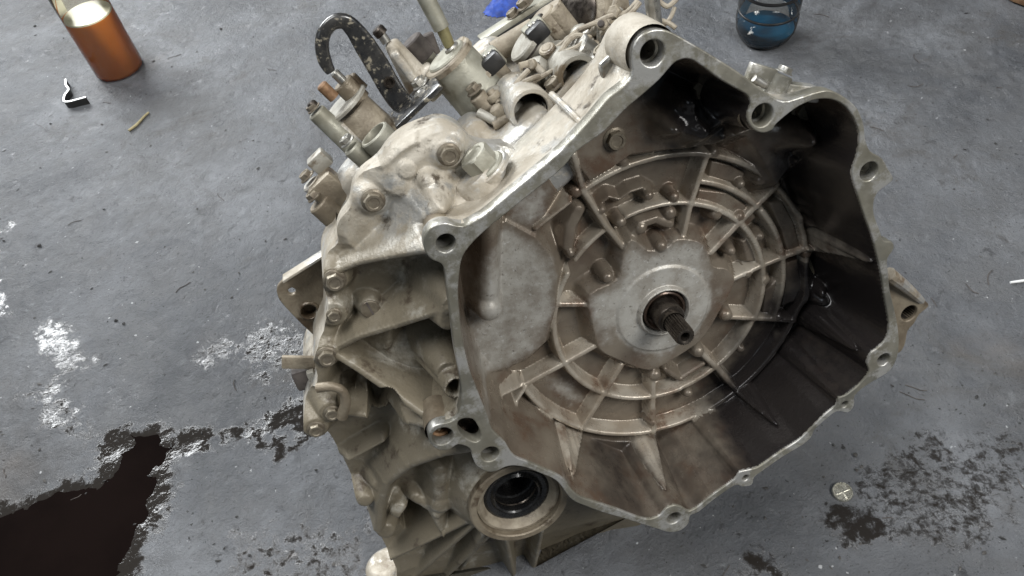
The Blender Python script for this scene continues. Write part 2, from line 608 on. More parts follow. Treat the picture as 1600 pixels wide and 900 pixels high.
def floor_material():
    m = bpy.data.materials.new("worn_oily_concrete")
    m.use_nodes = True
    N, L = m.node_tree.nodes, m.node_tree.links
    b = N["Principled BSDF"]
    tc = N.new("ShaderNodeTexCoord")

    def noise(sc, det=6.0, ro=0.62, dist=0.0):
        n = N.new("ShaderNodeTexNoise")
        n.inputs["Scale"].default_value = sc
        n.inputs["Detail"].default_value = det
        n.inputs["Roughness"].default_value = ro
        n.inputs["Distortion"].default_value = dist
        L.new(tc.outputs["Object"], n.inputs["Vector"])
        return n.outputs["Fac"]

    def rng_(src, lo, hi, a=0.0, c=1.0):
        r = N.new("ShaderNodeMapRange")
        r.interpolation_type = 'SMOOTHSTEP'
        for k, v in zip(("From Min", "From Max", "To Min", "To Max"), (lo, hi, a, c)):
            r.inputs[k].default_value = v
        L.new(src, r.inputs["Value"])
        return r.outputs["Result"]

    def mix(fac, a, c):
        x = N.new("ShaderNodeMix")
        x.data_type = 'RGBA'
        L.new(fac, x.inputs[0])
        for s, v in ((x.inputs[6], a), (x.inputs[7], c)):
            if isinstance(v, tuple):
                s.default_value = v
            else:
                L.new(v, s)
        return x.outputs[2]

    def fm(fac, a, c):
        x = N.new("ShaderNodeMix")
        x.data_type = 'FLOAT'
        L.new(fac, x.inputs[0])
        for s, v in ((x.inputs[2], a), (x.inputs[3], c)):
            if isinstance(v, (int, float)):
                s.default_value = v
            else:
                L.new(v, s)
        return x.outputs[0]

    col = mix(rng_(noise(2.6, 5, 0.6, 0.3), 0.36, 0.64), (0.062, 0.065, 0.071, 1), (0.155, 0.161, 0.171, 1))
    col = mix(rng_(noise(12, 8, 0.72, 0.5), 0.40, 0.64), col, (0.098, 0.10, 0.104, 1))
    col = mix(rng_(noise(38, 6, 0.68, 0.3), 0.58, 0.80), col, (0.19, 0.197, 0.207, 1))
    col = mix(rng_(noise(30, 8, 0.75, 0.8), 0.585, 0.68), col, (0.046, 0.046, 0.049, 1))
    col = mix(rng_(noise(1.9, 7, 0.7, 0.6), 0.50, 0.66), col, (0.056, 0.055, 0.056, 1))
    col = mix(rng_(noise(5.5, 8, 0.75, 0.5), 0.54, 0.70), col, (0.066, 0.062, 0.058, 1))
    col = mix(rng_(noise(240, 4, 0.6), 0.60, 0.72), col, (0.05, 0.05, 0.052, 1))
    col = mix(rng_(noise(210, 3, 0.5, 0.2), 0.685, 0.72), col, (0.012, 0.012, 0.012, 1))
    col = mix(rng_(noise(130, 3, 0.5), 0.71, 0.75), col, (0.38, 0.385, 0.39, 1))
    col = mix(rng_(noise(1.7, 5, 0.65, 0.2), 0.58, 0.72), col, (0.13, 0.112, 0.098, 1))
    w = N.new("ShaderNodeAttribute")
    w.attribute_name = "wet"
    wa = N.new("ShaderNodeMath")
    wa.operation = 'MULTIPLY_ADD'
    L.new(noise(85, 9, 0.74, 0.3), wa.inputs[0])
    wa.inputs[1].default_value = 2.2
    L.new(w.outputs["Fac"], wa.inputs[2])
    wt = rng_(wa.outputs[0], 1.25, 1.80)
    col = mix(wt, col, (0.022, 0.019, 0.0165, 1))
    L.new(col, b.inputs["Base Color"])
    rg = fm(rng_(noise(7, 6, 0.65), 0.35, 0.65), 0.30, 0.52)
    rg = fm(wt, rg, 0.10)
    L.new(rg, b.inputs["Roughness"])
    b0 = N.new("ShaderNodeBump")
    L.new(fm(wt, 0.0, 0.85), b0.inputs["Strength"])
    b0.inputs["Distance"].default_value = 0.0006
    L.new(noise(170, 3, 0.6, 0.3), b0.inputs["Height"])
    bp = N.new("ShaderNodeBump")
    L.new(fm(wt, 0.75, 0.015), bp.inputs["Strength"])
    bp.inputs["Distance"].default_value = 0.0028
    h = N.new("ShaderNodeMath")
    h.operation = 'MULTIPLY_ADD'
    L.new(noise(420, 5, 0.7), h.inputs[0])
    h.inputs[1].default_value = 0.6
    L.new(noise(120, 7, 0.7, 0.3), h.inputs[2])
    h2 = N.new("ShaderNodeMath")
    h2.operation = 'MULTIPLY_ADD'
    L.new(noise(44, 9, 0.72, 0.5), h2.inputs[0])
    h2.inputs[1].default_value = 2.2
    L.new(h.outputs[0], h2.inputs[2])
    L.new(h2.outputs[0], bp.inputs["Height"])
    L.new(b0.outputs[0], bp.inputs["Normal"])
    L.new(bp.outputs[0], b.inputs["Normal"])
    return m


M['floor'] = floor_material()
floor = tag(link("floor", floor_me, M['floor']), kind="structure")


def floor_z(x, y):
    i = min(max(int(np.searchsorted(gx, x)), 1), nx - 1)
    j = min(max(int(np.searchsorted(gy, y)), 1), ny - 1)
    return float(zf.reshape(nx, ny)[i - 1:i + 1, j - 1:j + 1].max())


# oil lying in the hollow of the floor: a level sheet a few millimetres deep
pp = smooth_loop(PUDDLE, 3)
cen = pp.mean(0)
pu = np.array([q + (q - cen) / np.linalg.norm(q - cen) * 0.03 for q in pp])
M['oil'] = mat("dark_oil", (0.0045, 0.0024, 0.0018, 1), (0.0065, 0.0036, 0.0028, 1), rough=0.04, scale=8, rvar=0.02)
oil_me = extrude_poly(pu, 0.004, 0.0)
oil_me.polygons.foreach_set("use_smooth", np.zeros(len(oil_me.polygons), bool))
oil = link("oil_puddle", oil_me, M['oil'], matrix=Matrix.Translation((0, 0, -0.0006)))
tag(oil, "dark brown oil puddle on the concrete at the lower left corner", "puddle")

# ------------------------------------------------------------------ gearbox root
base_pt = GORG + GROT @ np.array([-0.03, -0.2, -0.2])
ROOT = bpy.data.objects.new("transmission", None)
COL.objects.link(ROOT)
ROOT.empty_display_size = 0.05
ROOT.location = (base_pt[0], base_pt[1], 0.0)
tag(ROOT, "cast aluminium car transmission standing on the floor with its open bell housing facing front", "transmission")
G4 = Matrix([[*GROT[i], GORG[i]] for i in range(3)] + [[0, 0, 0, 1]])
GL = Matrix.Translation(-ROOT.location) @ G4


def gpart(name, me, material, parent=None, matrix=None):
    mtx = matrix if matrix is not None else Matrix.Identity(4)
    if parent is None:
        return link(name, me, material, ROOT, GL @ mtx)
    return link(name, me, material, parent, mtx)


_pick = random.Random(3)


def gprim(name, prim, material, parent=None, angle=35):
    if parent is not None and parent.name == "rear_case" and material is M['cast']:
        material = _pick.choice((M['cast'], M['cast2'], M['cast2'], M['cast3']))
    return gpart(name, mesh_from(name, *prim, angle), material, parent)


# ------------------------------------------------------------------ height fields
def label_runs(FI):
    """connected regions of equal value on a grid (8 neighbours), by runs"""
    par, lab, prev = [], np.zeros(FI.shape, int), []

    def find(x):
        while par[x] != x:
            par[x] = par[par[x]]
            x = par[x]
        return x
    for i in range(FI.shape[0]):
        row = FI[i]
        cut = np.flatnonzero(np.diff(row)) + 1
        st, en = np.r_[0, cut], np.r_[cut, len(row)]
        cur = []
        for a, b in zip(st, en):
            k = len(par)
            par.append(k)
            v = row[a]
            for (a2, b2, v2, k2) in prev:
                if v2 == v and a2 <= b and b2 >= a:
                    ra, rb_ = find(k), find(k2)
                    if ra != rb_:
                        par[ra] = rb_
            cur.append((a, b, v, k))
            lab[i, a:b] = k
        prev = cur
    root = np.array([find(k) for k in range(len(par))])
    lab = root[lab]
    sizes = np.bincount(lab.ravel(), minlength=len(par))
    return lab, sizes


class Field:
    def __init__(s, u0, u1, v0, v1, step, base):
        s.us, s.vs = np.arange(u0, u1, step), np.arange(v0, v1, step)
        s.step = step
        U, V = np.meshgrid(s.us, s.vs, indexing='ij')
        s.U, s.V = U, V
        s.h = base(U, V) if callable(base) else np.full(U.shape, float(base))
        s.id = np.zeros(U.shape, int)
        s.names = {0: None}

    def box(s, pts, pad):
        pts = np.asarray(pts)[:, :2]
        lo, hi = pts.min(0) - pad, pts.max(0) + pad
        i0, i1 = np.searchsorted(s.us, [lo[0], hi[0]])
        j0, j1 = np.searchsorted(s.vs, [lo[1], hi[1]])
        return slice(max(i0, 0), max(i1, 1)), slice(max(j0, 0), max(j1, 1))

    def put(s, sl, new, k, name, hold=True):
        old = s.h[sl].copy()
        h = np.clip(0.5 + 0.5 * (new - old) / k, 0, 1)
        s.h[sl] = old * (1 - h) + new * h + k * h * (1 - h)
        if name:
            n = max(s.names) + 1
            s.names[n] = name
            s.id[sl] = np.where(new > old + 0.0002, n, s.id[sl])

    def cut(s, sl, new, k):
        old = s.h[sl].copy()
        h = np.clip(0.5 - 0.5 * (new - old) / k, 0, 1)
        s.h[sl] = old * (1 - h) + new * h - k * h * (1 - h)

    def rib(s, P, hw, slope=5.0, k=0.003, name=None, rnd=0.0008):
        P = np.asarray(P, float)
        sl = s.box(P, 0.03)
        U, V = s.U[sl], s.V[sl]
        best = np.full(U.shape, -9.0)
        for a, b in zip(P, P[1:]):
            e = b[:2] - a[:2]
            t = np.clip(((U - a[0]) * e[0] + (V - a[1]) * e[1]) / (e @ e + 1e-12), 0, 1)
            d = np.hypot(U - a[0] - t * e[0], V - a[1] - t * e[1])
            hh = a[2] + t * (b[2] - a[2]) - np.where(d < hw, rnd * (d / hw) ** 2, rnd + (d - hw) * slope)
            best = np.maximum(best, hh)
        s.put(sl, best, k, name)

    def dome(s, p, r, height, k=0.003, name=None):
        """spherical-ended pin: top at p[2]"""
        sl = s.box([p], r + 0.03)
        d = np.hypot(s.U[sl] - p[0], s.V[sl] - p[1]) / r
        top = p[2] - height * (1 - np.sqrt(np.clip(1 - np.minimum(d, 0.97) ** 2, 0, 1))) - np.clip(d - 0.97, 0, 9) * r * 5
        s.put(sl, top, k, name)

    def disc(s, p, r, slope=5.0, k=0.003, name=None, crown=0.0006):
        sl = s.box([p], r + 0.035)
        d = np.hypot(s.U[sl] - p[0], s.V[sl] - p[1])
        s.put(sl, p[2] - np.where(d < r, crown * (d / r) ** 4, crown + (d - r) * slope), k, name)

    def plate(s, P, level, slope=3.0, k=0.003, name=None, tilt=None):
        P = np.asarray(P, float)
        sl = s.box(P, 0.035)
        U, V = s.U[sl], s.V[sl]
        d = sdist(P[:, :2], np.c_[U.ravel(), V.ravel()]).reshape(U.shape)
        lev = level if tilt is None else level + tilt(U, V)
        s.put(sl, lev - np.clip(d, 0, 9) * slope, k, name)

    def pit(s, P, level, slope=3.0, k=0.003):
        P = np.asarray(P, float)
        sl = s.box(P, 0.035)
        U, V = s.U[sl], s.V[sl]
        d = sdist(P[:, :2], np.c_[U.ravel(), V.ravel()]).reshape(U.shape)
        s.cut(sl, level + np.clip(d, 0, 9) * slope, k)

    def hole(s, p, r, level, slope=8.0, k=0.001):
        sl = s.box([p], r + 0.02)
        d = np.hypot(s.U[sl] - p[0], s.V[sl] - p[1])
        s.cut(sl, level + np.clip(d - r, 0, 9) * slope, k)

    def build(s, poly, rim_w, material, base_name, parent=None, skirt=None, attrs=None, mats=None, name_parent=None):
        nU, nV = s.U.shape
        gu, gv = np.gradient(s.h, s.step)
        nrm = np.dstack([-gu, -gv, np.ones_like(gu)])
        nrm /= np.linalg.norm(nrm, axis=2, keepdims=True)
        co = np.dstack([s.U, s.V, s.h]).reshape(-1, 3)
        nrm = nrm.reshape(-1, 3)
        ii = np.arange(nU * nV).reshape(nU, nV)
        F4 = np.stack([ii[:-1, :-1], ii[1:, :-1], ii[1:, 1:], ii[:-1, 1:]], -1).reshape(-1, 4)
        cen = co[F4].mean(1)
        keep = sdist(poly, cen[:, :2]) < 0
        F4 = F4[keep]
        # snap the border to the outline
        e = np.sort(np.r_[F4[:, [0, 1]], F4[:, [1, 2]], F4[:, [2, 3]], F4[:, [3, 0]]], 1)
        ue, cnt = np.unique(e, axis=0, return_counts=True)
        be = ue[cnt == 1]
        bv = np.unique(be)
        A = poly
        B = np.roll(poly, -1, 0)
        for vi in bv:
            p = co[vi, :2]
            E = B - A
            t = np.clip(((p - A) * E).sum(1) / ((E * E).sum(1) + 1e-12), 0, 1)
            c = A + E * t[:, None]
            j = np.argmin(((c - p) ** 2).sum(1))
            co[vi, :2] = c[j]
            if rim_w is not None:
                co[vi, 2] = rim_w
        fid = s.id.ravel()[F4]
        fid = np.where((fid == fid[:, :1]).all(1), fid[:, 0], np.max(fid, 1))
        FI = np.full((nU - 1) * (nV - 1), -1)
        FI[np.flatnonzero(keep)] = fid
        FI = FI.reshape(nU - 1, nV - 1)
        for _pass in range(3):
            lab, sizes = label_runs(FI)
            small = sizes[lab] < 40
            small &= FI >= 0
            if not small.any():
                break
            for sh, ax in ((1, 0), (-1, 0), (1, 1), (-1, 1)):
                nb = np.roll(FI, sh, ax)
                nbs = np.roll(small, sh, ax)
                ok = small & ~nbs & (nb >= 0)
                FI[ok] = nb[ok]
                small &= ~ok
        lab, sizes = label_runs(FI)
        labk = lab.ravel()[np.flatnonzero(keep)]
        fid = FI.ravel()[np.flatnonzero(keep)]
        order = []
        for n, nm in s.names.items():
            comps, cc = np.unique(labk[fid == n], return_counts=True)
            for j, cidx in enumerate(np.argsort(-cc)):
                order.append((n, nm, comps[cidx], j))
        objs = {}
        for n, nm, comp, j in order:
            sel = F4[labk == comp]
            if len(sel) < 4:
                continue
            if n == 0 and j > 0:
                nm = "wall_panel"
            uv, inv = np.unique(sel, return_inverse=True)
            me = grid_mesh(nm or base_name, co[uv], inv.reshape(-1, 4))
            for an, arr in (attrs or {}).items():
                at_ = me.attributes.new(an, 'FLOAT', 'POINT')
                at_.data.foreach_set("value", arr.ravel()[uv].astype(np.float32))
            me.normals_split_custom_set_from_vertices(nrm[uv].tolist())
            mt = (mats or {}).get(nm, material)
            if n == 0 and j == 0:
                objs[0] = gpart(name_parent or base_name, me, mt, parent)
            else:
                gpart(nm, me, mt, objs[0] if parent is None else parent)
        if skirt is not None:
            loopV, loopF = [], []
            for a, b in be:
                n = len(loopV)
                pa, pb = co[a], co[b]
                loopV += [pa, pb, (pb[0], pb[1], skirt(pb[1])), (pa[0], pa[1], skirt(pa[1]))]
                loopF.append((n, n + 1, n + 2, n + 3))
            me = mesh_from("side_wall", loopV, loopF)
            bm = bmesh.new()
            bm.from_mesh(me)
            bmesh.ops.remove_doubles(bm, verts=bm.verts, dist=1e-5)
            bm.to_mesh(me)
            bm.free()
            shade(me, 50)
            gpart("side_wall", me, material, objs[0])
        return objs[0]


def rbf(ctrl, smooth=1e-4):
    P = np.array([at(*c) for c in ctrl])
    xy, z = P[:, :2], P[:, 2]
    n = len(P)

    def phi(r):
        return np.where(r > 0, r * r * np.log(r + 1e-12), 0)
    K = phi(np.linalg.norm(xy[:, None] - xy[None], axis=2)) + smooth * np.eye(n)
    T = np.c_[np.ones(n), xy]
    S = np.linalg.solve(np.block([[K, T], [T.T, np.zeros((3, 3))]]), np.r_[z, 0, 0, 0])

    def f(U, V):
        out = S[n] + S[n + 1] * U + S[n + 2] * V
        for (x, y), c in zip(xy, S[:n]):
            r2 = (U - x) ** 2 + (V - y) ** 2 + 1e-12
            out = out + c * 0.5 * r2 * np.log(r2)
        return out
    return f

# ------------------------------------------------------------------ bell housing
OUT_PX = [(712, 352), (727, 352), (745, 343), (762, 332), (800, 300), (840, 267), (875, 237), (907, 204), (930, 178), (952, 152), (975, 134), (988, 117),
          (987, 95), (990, 72), (1003, 54), (1022, 46), (1040, 47), (1057, 54), (1085, 70), (1120, 91), (1150, 110), (1172, 126), (1200, 146), (1224, 158),
          (1250, 152), (1275, 144), (1297, 141), (1320, 152), (1340, 170), (1350, 195), (1352, 216), (1360, 236), (1379, 248), (1388, 264), (1396, 278),
          (1391, 286), (1373, 300), (1366, 315), (1366, 335), (1375, 360), (1381, 376), (1394, 378), (1397, 389), (1387, 405), (1388, 425), (1391, 455),
          (1397, 480), (1403, 510), (1405, 538), (1401, 562), (1391, 579), (1375, 590), (1352, 604), (1336, 619), (1335, 634), (1325, 645), (1308, 643),
          (1290, 656), (1273, 672), (1268, 683), (1255, 695), (1225, 713), (1192, 736), (1179, 746), (1175, 758), (1160, 761), (1148, 759), (1117, 780),
          (1092, 800), (1079, 806), (1076, 818), (1064, 829), (1046, 832), (1028, 827), (1005, 820), (980, 812), (936, 799), (915, 791), (898, 784),
          (886, 773), (876, 758), (864, 748), (840, 738), (822, 731), (805, 728), (790, 730), (775, 737), (760, 737), (745, 728), (738, 714), (734, 701),
          (716, 695), (702, 703), (686, 703), (674, 695), (669, 682), (674, 670), (686, 663), (702, 660), (714, 652), (720, 636), (722, 615), (718, 585),
          (711, 550), (705, 500), (699, 455), (696, 428), (690, 413), (675, 406), (664, 393), (662, 376), (668, 361), (680, 352), (696, 348)]
IN_PX = [(727, 394), (750, 368), (782, 341), (840, 295), (880, 262), (902, 236), (945, 205), (975, 173), (1002, 150), (1030, 125), (1050, 102), (1062, 94),
         (1075, 92), (1090, 98), (1125, 124), (1155, 141), (1169, 150), (1173, 163), (1168, 178), (1170, 192), (1180, 204), (1194, 208), (1207, 203),
         (1214, 193), (1237, 174), (1255, 163), (1280, 155), (1305, 157), (1325, 170), (1337, 190), (1343, 212), (1340, 240), (1332, 265), (1333, 282),
         (1342, 310), (1352, 340), (1362, 367), (1370, 398), (1377, 430), (1384, 475), (1389, 505), (1386, 527), (1374, 542), (1360, 553), (1355, 568),
         (1358, 581), (1346, 598), (1325, 616), (1311, 622), (1306, 634), (1288, 649), (1262, 675), (1247, 689), (1220, 706), (1187, 729), (1171, 734),
         (1156, 738), (1147, 750), (1113, 774), (1091, 792), (1080, 798), (1074, 798), (1065, 792), (1052, 790), (1040, 796), (1032, 805), (1018, 811),
         (1000, 809), (968, 797), (932, 785), (908, 777), (893, 765), (883, 750), (867, 740), (846, 731), (826, 722), (808, 715), (798, 706), (790, 692),
         (781, 683), (769, 671), (762, 650), (752, 625), (742, 600), (733, 575), (725, 540), (719, 500), (716, 460), (719, 418)]
OUT = smooth_loop(ats(OUT_PX, 0)[:, :2], 3)
IN = smooth_loop(ats(IN_PX, 0)[:, :2], 3)
HOLES = [(1020, 83, 18.5), (1192, 180, 16.5), (1358, 268, 14), (1381, 562, 10), (1320, 632, 5.2), (1165, 747, 5.2), (1053, 810, 10.5), (766, 710, 13),
         (692, 682, 15), (697, 380, 14)]


def hole_uv(px, py, rpx, w=0.0):
    return at(px, py, w), rpx * mm_px(px, py, w) * 1.12


POCKET = smooth_loop(ats([(722, 655), (738, 655), (748, 668), (752, 684), (744, 691), (730, 686), (718, 675), (715, 662)], 0)[:, :2], 3)
rings = [circle_uv(*hole_uv(*h)) for h in HOLES]
IN_SIGN = 1.0 if np.sum(IN[:, 0] * np.roll(IN[:, 1], -1) - IN[:, 1] * np.roll(IN[:, 0], -1)) > 0 else -1.0
FL_T = 0.011
fl_me = extrude_poly(OUT, FL_T, 0.0010, [IN, POCKET] + rings)

# interior: bottom wall, drafted side walls, ribs, pins and pads in one relief
fld = Field(-0.215, 0.190, -0.185, 0.245, 0.00082, -0.0850)
fld.h += 0.0009 * fbm(fld.U * 60, fld.V * 60, 5, 3)
C0 = np.array([0.0, 0.0])


def P7(pts, w=-0.07):
    return ats(pts, w)


fld.pit(P7([(704, 405), (722, 380), (732, 372), (728, 430), (728, 506), (716, 526), (704, 480)], -.085), -.100, 2.5, 0.008)
# upper shelf, left plate, hub plate and pads
fld.plate(P7([(890, 240), (922, 282), (955, 263), (985, 241), (1020, 236), (1060, 230), (1108, 222), (1125, 175), (1085, 95), (1040, 95), (990, 150)], -0.062),
          -0.062, 2.0, 0.004, "shelf")
fld.plate(P7([(735, 395), (770, 352), (790, 346), (838, 372), (862, 402), (871, 432), (867, 480), (852, 535), (822, 562), (790, 577), (730, 588)], -0.067),
          -0.0672, 1.4, 0.003, "wall_plate")
fld.plate(P7([(790, 346), (800, 300), (850, 270), (870, 300), (845, 352), (838, 372)], -0.067), -0.069, 1.4, 0.003, "wall_plate")
fld.rib(P7([(768, 345), (768, 400), (766, 490)], -0.0460), 0.0070, 3.0, 0.003, "oil_channel", 0.006)
fld.dome(at(768, 490, -0.0430), 0.0105, 0.010, 0.003, "channel_boss")
# bulge over the differential, low left
def ramp_plane(a, b, c):
    A_, B_, C_ = at(*a), at(*b), at(*c)
    m_ = np.linalg.solve(np.array([[q[0], q[1], 1] for q in (A_, B_, C_)]), np.array([A_[2], B_[2], C_[2]]))
    return lambda U, V: m_[0] * U + m_[1] * V + m_[2]


fld.plate(ats([(732, 584, -.01), (770, 680, -.01), (800, 712, -.012), (800, 650, -.055), (817, 602, -.0745), (780, 592, -.05)]), 0.0, 7.0, 0.004, "cone_wall",
          ramp_plane((745, 606, -.052), (772, 672, -.052), (814, 602, -.0860)))
fld.dome(at(846, 716, -0.056), 0.025, 0.013, 0.003, "differential_bulge")
fld.rib(ats([(786, 657, -.058), (806, 648, -.062), (830, 650, -.064), (855, 664, -.065), (874, 686, -.065), (884, 706, -.062)]), 0.0016, 5.0, 0.002, "arc_rib")
for pts, lev in [([(1093, 297), (1135, 302), (1165, 322), (1180, 340), (1168, 352), (1150, 338), (1120, 325), (1088, 315)], -0.0745),
                 ([(1112, 252), (1140, 258), (1162, 272), (1160, 285), (1140, 283), (1108, 275)], -0.0760),
                 ([(1203, 318), (1222, 316), (1240, 350), (1250, 388), (1232, 396), (1222, 360)], -0.0742),
                 ([(1226, 412), (1246, 406), (1250, 440), (1240, 470), (1222, 478), (1228, 445)], -0.0745),
                 ([(1196, 455), (1212, 440), (1216, 470), (1208, 488), (1192, 488)], -0.0760),
                 ([(1160, 378), (1172, 372), (1184, 398), (1182, 408), (1168, 408)], -0.0760),
                 ([(880, 665), (905, 682), (960, 690), (1010, 690), (1010, 720), (930, 720), (890, 700)], -0.076)]:
    fld.plate(P7(pts, lev), lev, 2.2, 0.0025, "pad")


def arc(r, p0, p1, w, n=40, long=False):
    a0 = math.atan2(*(at(*p0, WEB)[[1, 0]]))
    a1 = math.atan2(*(at(*p1, WEB)[[1, 0]]))
    d = (a1 - a0 + math.pi) % (2 * math.pi) - math.pi
    if long:
        d -= math.copysign(2 * math.pi, d)
    a = a0 + np.linspace(0, 1, n) * d
    return np.c_[r * np.cos(a), r * np.sin(a), np.full(n, w)]


RA, RD, RB = 0.0941, 0.1129, 0.1346
CR = -0.0700
fld.rib(arc(RA, (875, 425), (1064, 612), CR, 50), 0.0023, 5.5, 0.0016, "ring_rib", 0.0010)
fld.rib(arc(RA, (1064, 612), (1182, 496), CR - 0.001), 0.0023, 5.5, 0.0016, "ring_rib", 0.0010)
fld.rib(arc(RA, (1182, 496), (1080, 318), CR, 60), 0.0023, 5.5, 0.0016, "ring_rib", 0.0010)
fld.rib(arc(RA, (1080, 318), (980, 338), CR - 0.001), 0.0020, 5.5, 0.0016, "ring_rib", 0.0010)
fld.rib(arc(RA, (948, 358), (890, 402), CR - 0.0015), 0.0020, 5.5, 0.0016, "ring_rib", 0.0010)
fld.rib(arc(RD, (1100, 284), (1184, 324), CR), 0.0023, 5.5, 0.0016, "ring_rib", 0.0010)
fld.rib(arc(RD, (1190, 332), (1216, 496), CR), 0.0023, 5.5, 0.0016, "ring_rib", 0.0010)
fld.rib(arc(RB, (815, 602), (910, 668), CR), 0.0023, 5.5, 0.0016, "ring_rib", 0.0010)
fld.rib(arc(RB, (910, 668), (1022, 676), CR), 0.0023, 5.5, 0.0016, "ring_rib", 0.0010)
fld.rib(arc(RB, (1022, 676), (1150, 612), CR - 0.001), 0.0023, 5.5, 0.0016, "ring_rib", 0.0010)
fld.rib(arc(RB, (1150, 612), (1242, 502), CR - 0.001), 0.0023, 5.5, 0.0016, "ring_rib", 0.0010)
fld.rib(arc(RB, (1242, 502), (1214, 292), CR), 0.0023, 5.5, 0.0016, "ring_rib", 0.0010)
fld.rib(arc(RB, (1214, 292), (1106, 244), CR), 0.0023, 5.5, 0.0016, "ring_rib", 0.0010)
fld.rib(arc(RB, (1106, 244), (914, 300), CR), 0.0023, 5.5, 0.0016, "ring_rib", 0.0010)
fld.rib(P7([(892, 316), (866, 336), (838, 358)], -0.0655), 0.0014, 4, 0.0028, "cross_rib")
fld.rib(ats([(822, 606, -.0690), (806, 630, -.065), (786, 657, -.057)]), 0.0014, 4, 0.0028, "cross_rib")
fld.rib(ats([(742, 588, -.043), (752, 618, -.045), (768, 627, -.053), (815, 604, -.069)]), 0.0013, 4, 0.0028, "cross_rib")
for pts in [[(928, 477, CR), (868, 477, CR)],
            [(934, 540, CR), (885, 568, CR), (822, 602, CR)],
            [(972, 572, CR), (946, 614, CR), (912, 668, CR)],
            [(1022, 588, CR), (1021, 625, CR), (1022, 677, CR)],
            [(1092, 548, CR), (1125, 580, CR), (1152, 612, CR)],
            [(1130, 496, CR), (1182, 499, CR), (1242, 502, CR)],
            [(1145, 438, CR), (1192, 416, CR), (1228, 402, CR), (1262, 390, CR)],
            [(1112, 396, CR), (1152, 354, CR), (1184, 322, CR), (1214, 293, CR)],
            [(1066, 382, CR), (1080, 320, CR), (1106, 244, CR)],
            [(982, 396, CR), (946, 352, CR), (913, 300, CR), (897, 243, -0.058)]]:
    fld.rib(ats(pts), 0.0024, 5.5, 0.0017, "radial_rib", 0.0010)
# cast wedge and swellings in the oily corner
fld.plate(P7([(1148, 212), (1170, 212), (1216, 288), (1243, 250), (1300, 225), (1310, 190), (1230, 180)], -0.062), -0.0635, 1.2, 0.006, "corner_pad")
for x, y, w, r, hgt in [(1040, 196, -0.054, 0.012, 0.009), (1085, 205, -0.053, 0.016, 0.010), (1128, 212, -0.056, 0.011, 0.007), (1120, 175, -0.05, 0.018, 0.012),
                        (1290, 214, -0.050, 0.017, 0.011), (1316, 245, -0.050, 0.013, 0.010), (1250, 205, -0.054, 0.016, 0.010), (1062, 150, -0.056, 0.014, 0.008),
                        (1292, 476, -0.060, 0.013, 0.012), (1322, 478, -0.052, 0.010, 0.010), (1262, 330, -0.070, 0.010, 0.006)]:
    q_ = at(x, y, w)
    fld.h += hgt * 1.9 * np.exp(-((fld.U - q_[0]) ** 2 + (fld.V - q_[1]) ** 2) / (r * 0.72) ** 2)
fld.rib(P7([(1262, 318), (1276, 326), (1280, 340), (1270, 352)], -0.068), 0.0016, 2.5, 0.003, "casting_mark")
fld.rib(P7([(937, 320), (952, 308), (968, 312), (985, 300), (1004, 294), (1018, 302)], -0.0745), 0.0012, 2, 0.0025, "casting_mark")
fld.rib(P7([(1004, 400), (990, 372), (1002, 352), (1026, 344), (1048, 352)], -0.0715), 0.003, 2.0, 0.003, "casting_mark")
fld.rib(P7([(905, 330), (892, 355), (888, 385)], -0.0715), 0.004, 1.8, 0.003, "casting_mark")
fld.rib(P7([(1040, 578), (1064, 594), (1100, 570)], -0.0725), 0.0018, 2.5, 0.003, "casting_mark")
for x, y, r in [(893, 398, 8), (952, 437, 8), (976, 254, 10), (1056, 310, 9), (972, 350, 10), (1050, 336, 11), (902, 302, 11), (1036, 388, 8), (1118, 240, 9),
                (1192, 284, 10), (1190, 372, 8), (1158, 340, 8), (1122, 338, 10), (1198, 440, 9), (1138, 496, 9), (1284, 454, 10), (1264, 398, 9), (1218, 498, 8),
                (1094, 553, 9), (1026, 590, 9), (1078, 618, 8), (1160, 548, 7), (1220, 569, 6), (1020, 663, 6), (1016, 308, 9), (1004, 360, 10), (1160, 290, 8),
                (942, 330, 8), (1145, 395, 8), (1170, 430, 9)]:
    fld.dome(at(x, y, -0.0692), r * mm_px(x, y, -0.0692) * 0.98, 0.0045, 0.0035, "ejector_pin_mark")
# hub plate
HUB = P7([(922, 472), (930, 515), (940, 550), (970, 567), (1010, 582), (1032, 578), (1075, 553), (1105, 528), (1132, 482), (1150, 447), (1140, 425), (1118, 420),
          (1106, 395), (1094, 381), (1062, 378), (1046, 391), (1015, 395), (990, 378), (976, 405), (968, 440), (936, 457)], -0.0635)
fld.plate(smooth_loop(HUB, 3), -0.0678, 2.2, 0.004, "hub_plate")
fld.disc(np.array([0, 0, -0.0655]), 0.040, 1.0, 0.0012, "hub_step")
fld.disc(np.array([0, 0, -0.0610]), 0.0225, 4.0, 0.0012, "seal_collar")
fld.hole(np.array([0, 0, 0]), 0.0190, -0.0730)
for x, y, r in [(952, 437, 9), (1036, 388, 9), (1026, 590, 10), (1094, 553, 10), (1138, 496, 10)]:
    fld.dome(at(x, y, -0.0645), r * 0.00056, 0.0045, 0.002, "ejector_pin_mark")
# side walls
Qf = np.c_[fld.U.ravel(), fld.V.ravel()]
di = -sdist(IN, Qf).reshape(fld.U.shape)
wall = -0.0012 - np.clip(di, 0, 1) * 6.5 + 0.0016 * fbm(fld.U * 40, fld.V * 40, 8, 2) * np.clip(di * 120, 0, 1)
fld.put((slice(None), slice(None)), wall, 0.011, None)
fld.id = np.where(wall > fld.h - 0.004, 0, fld.id)


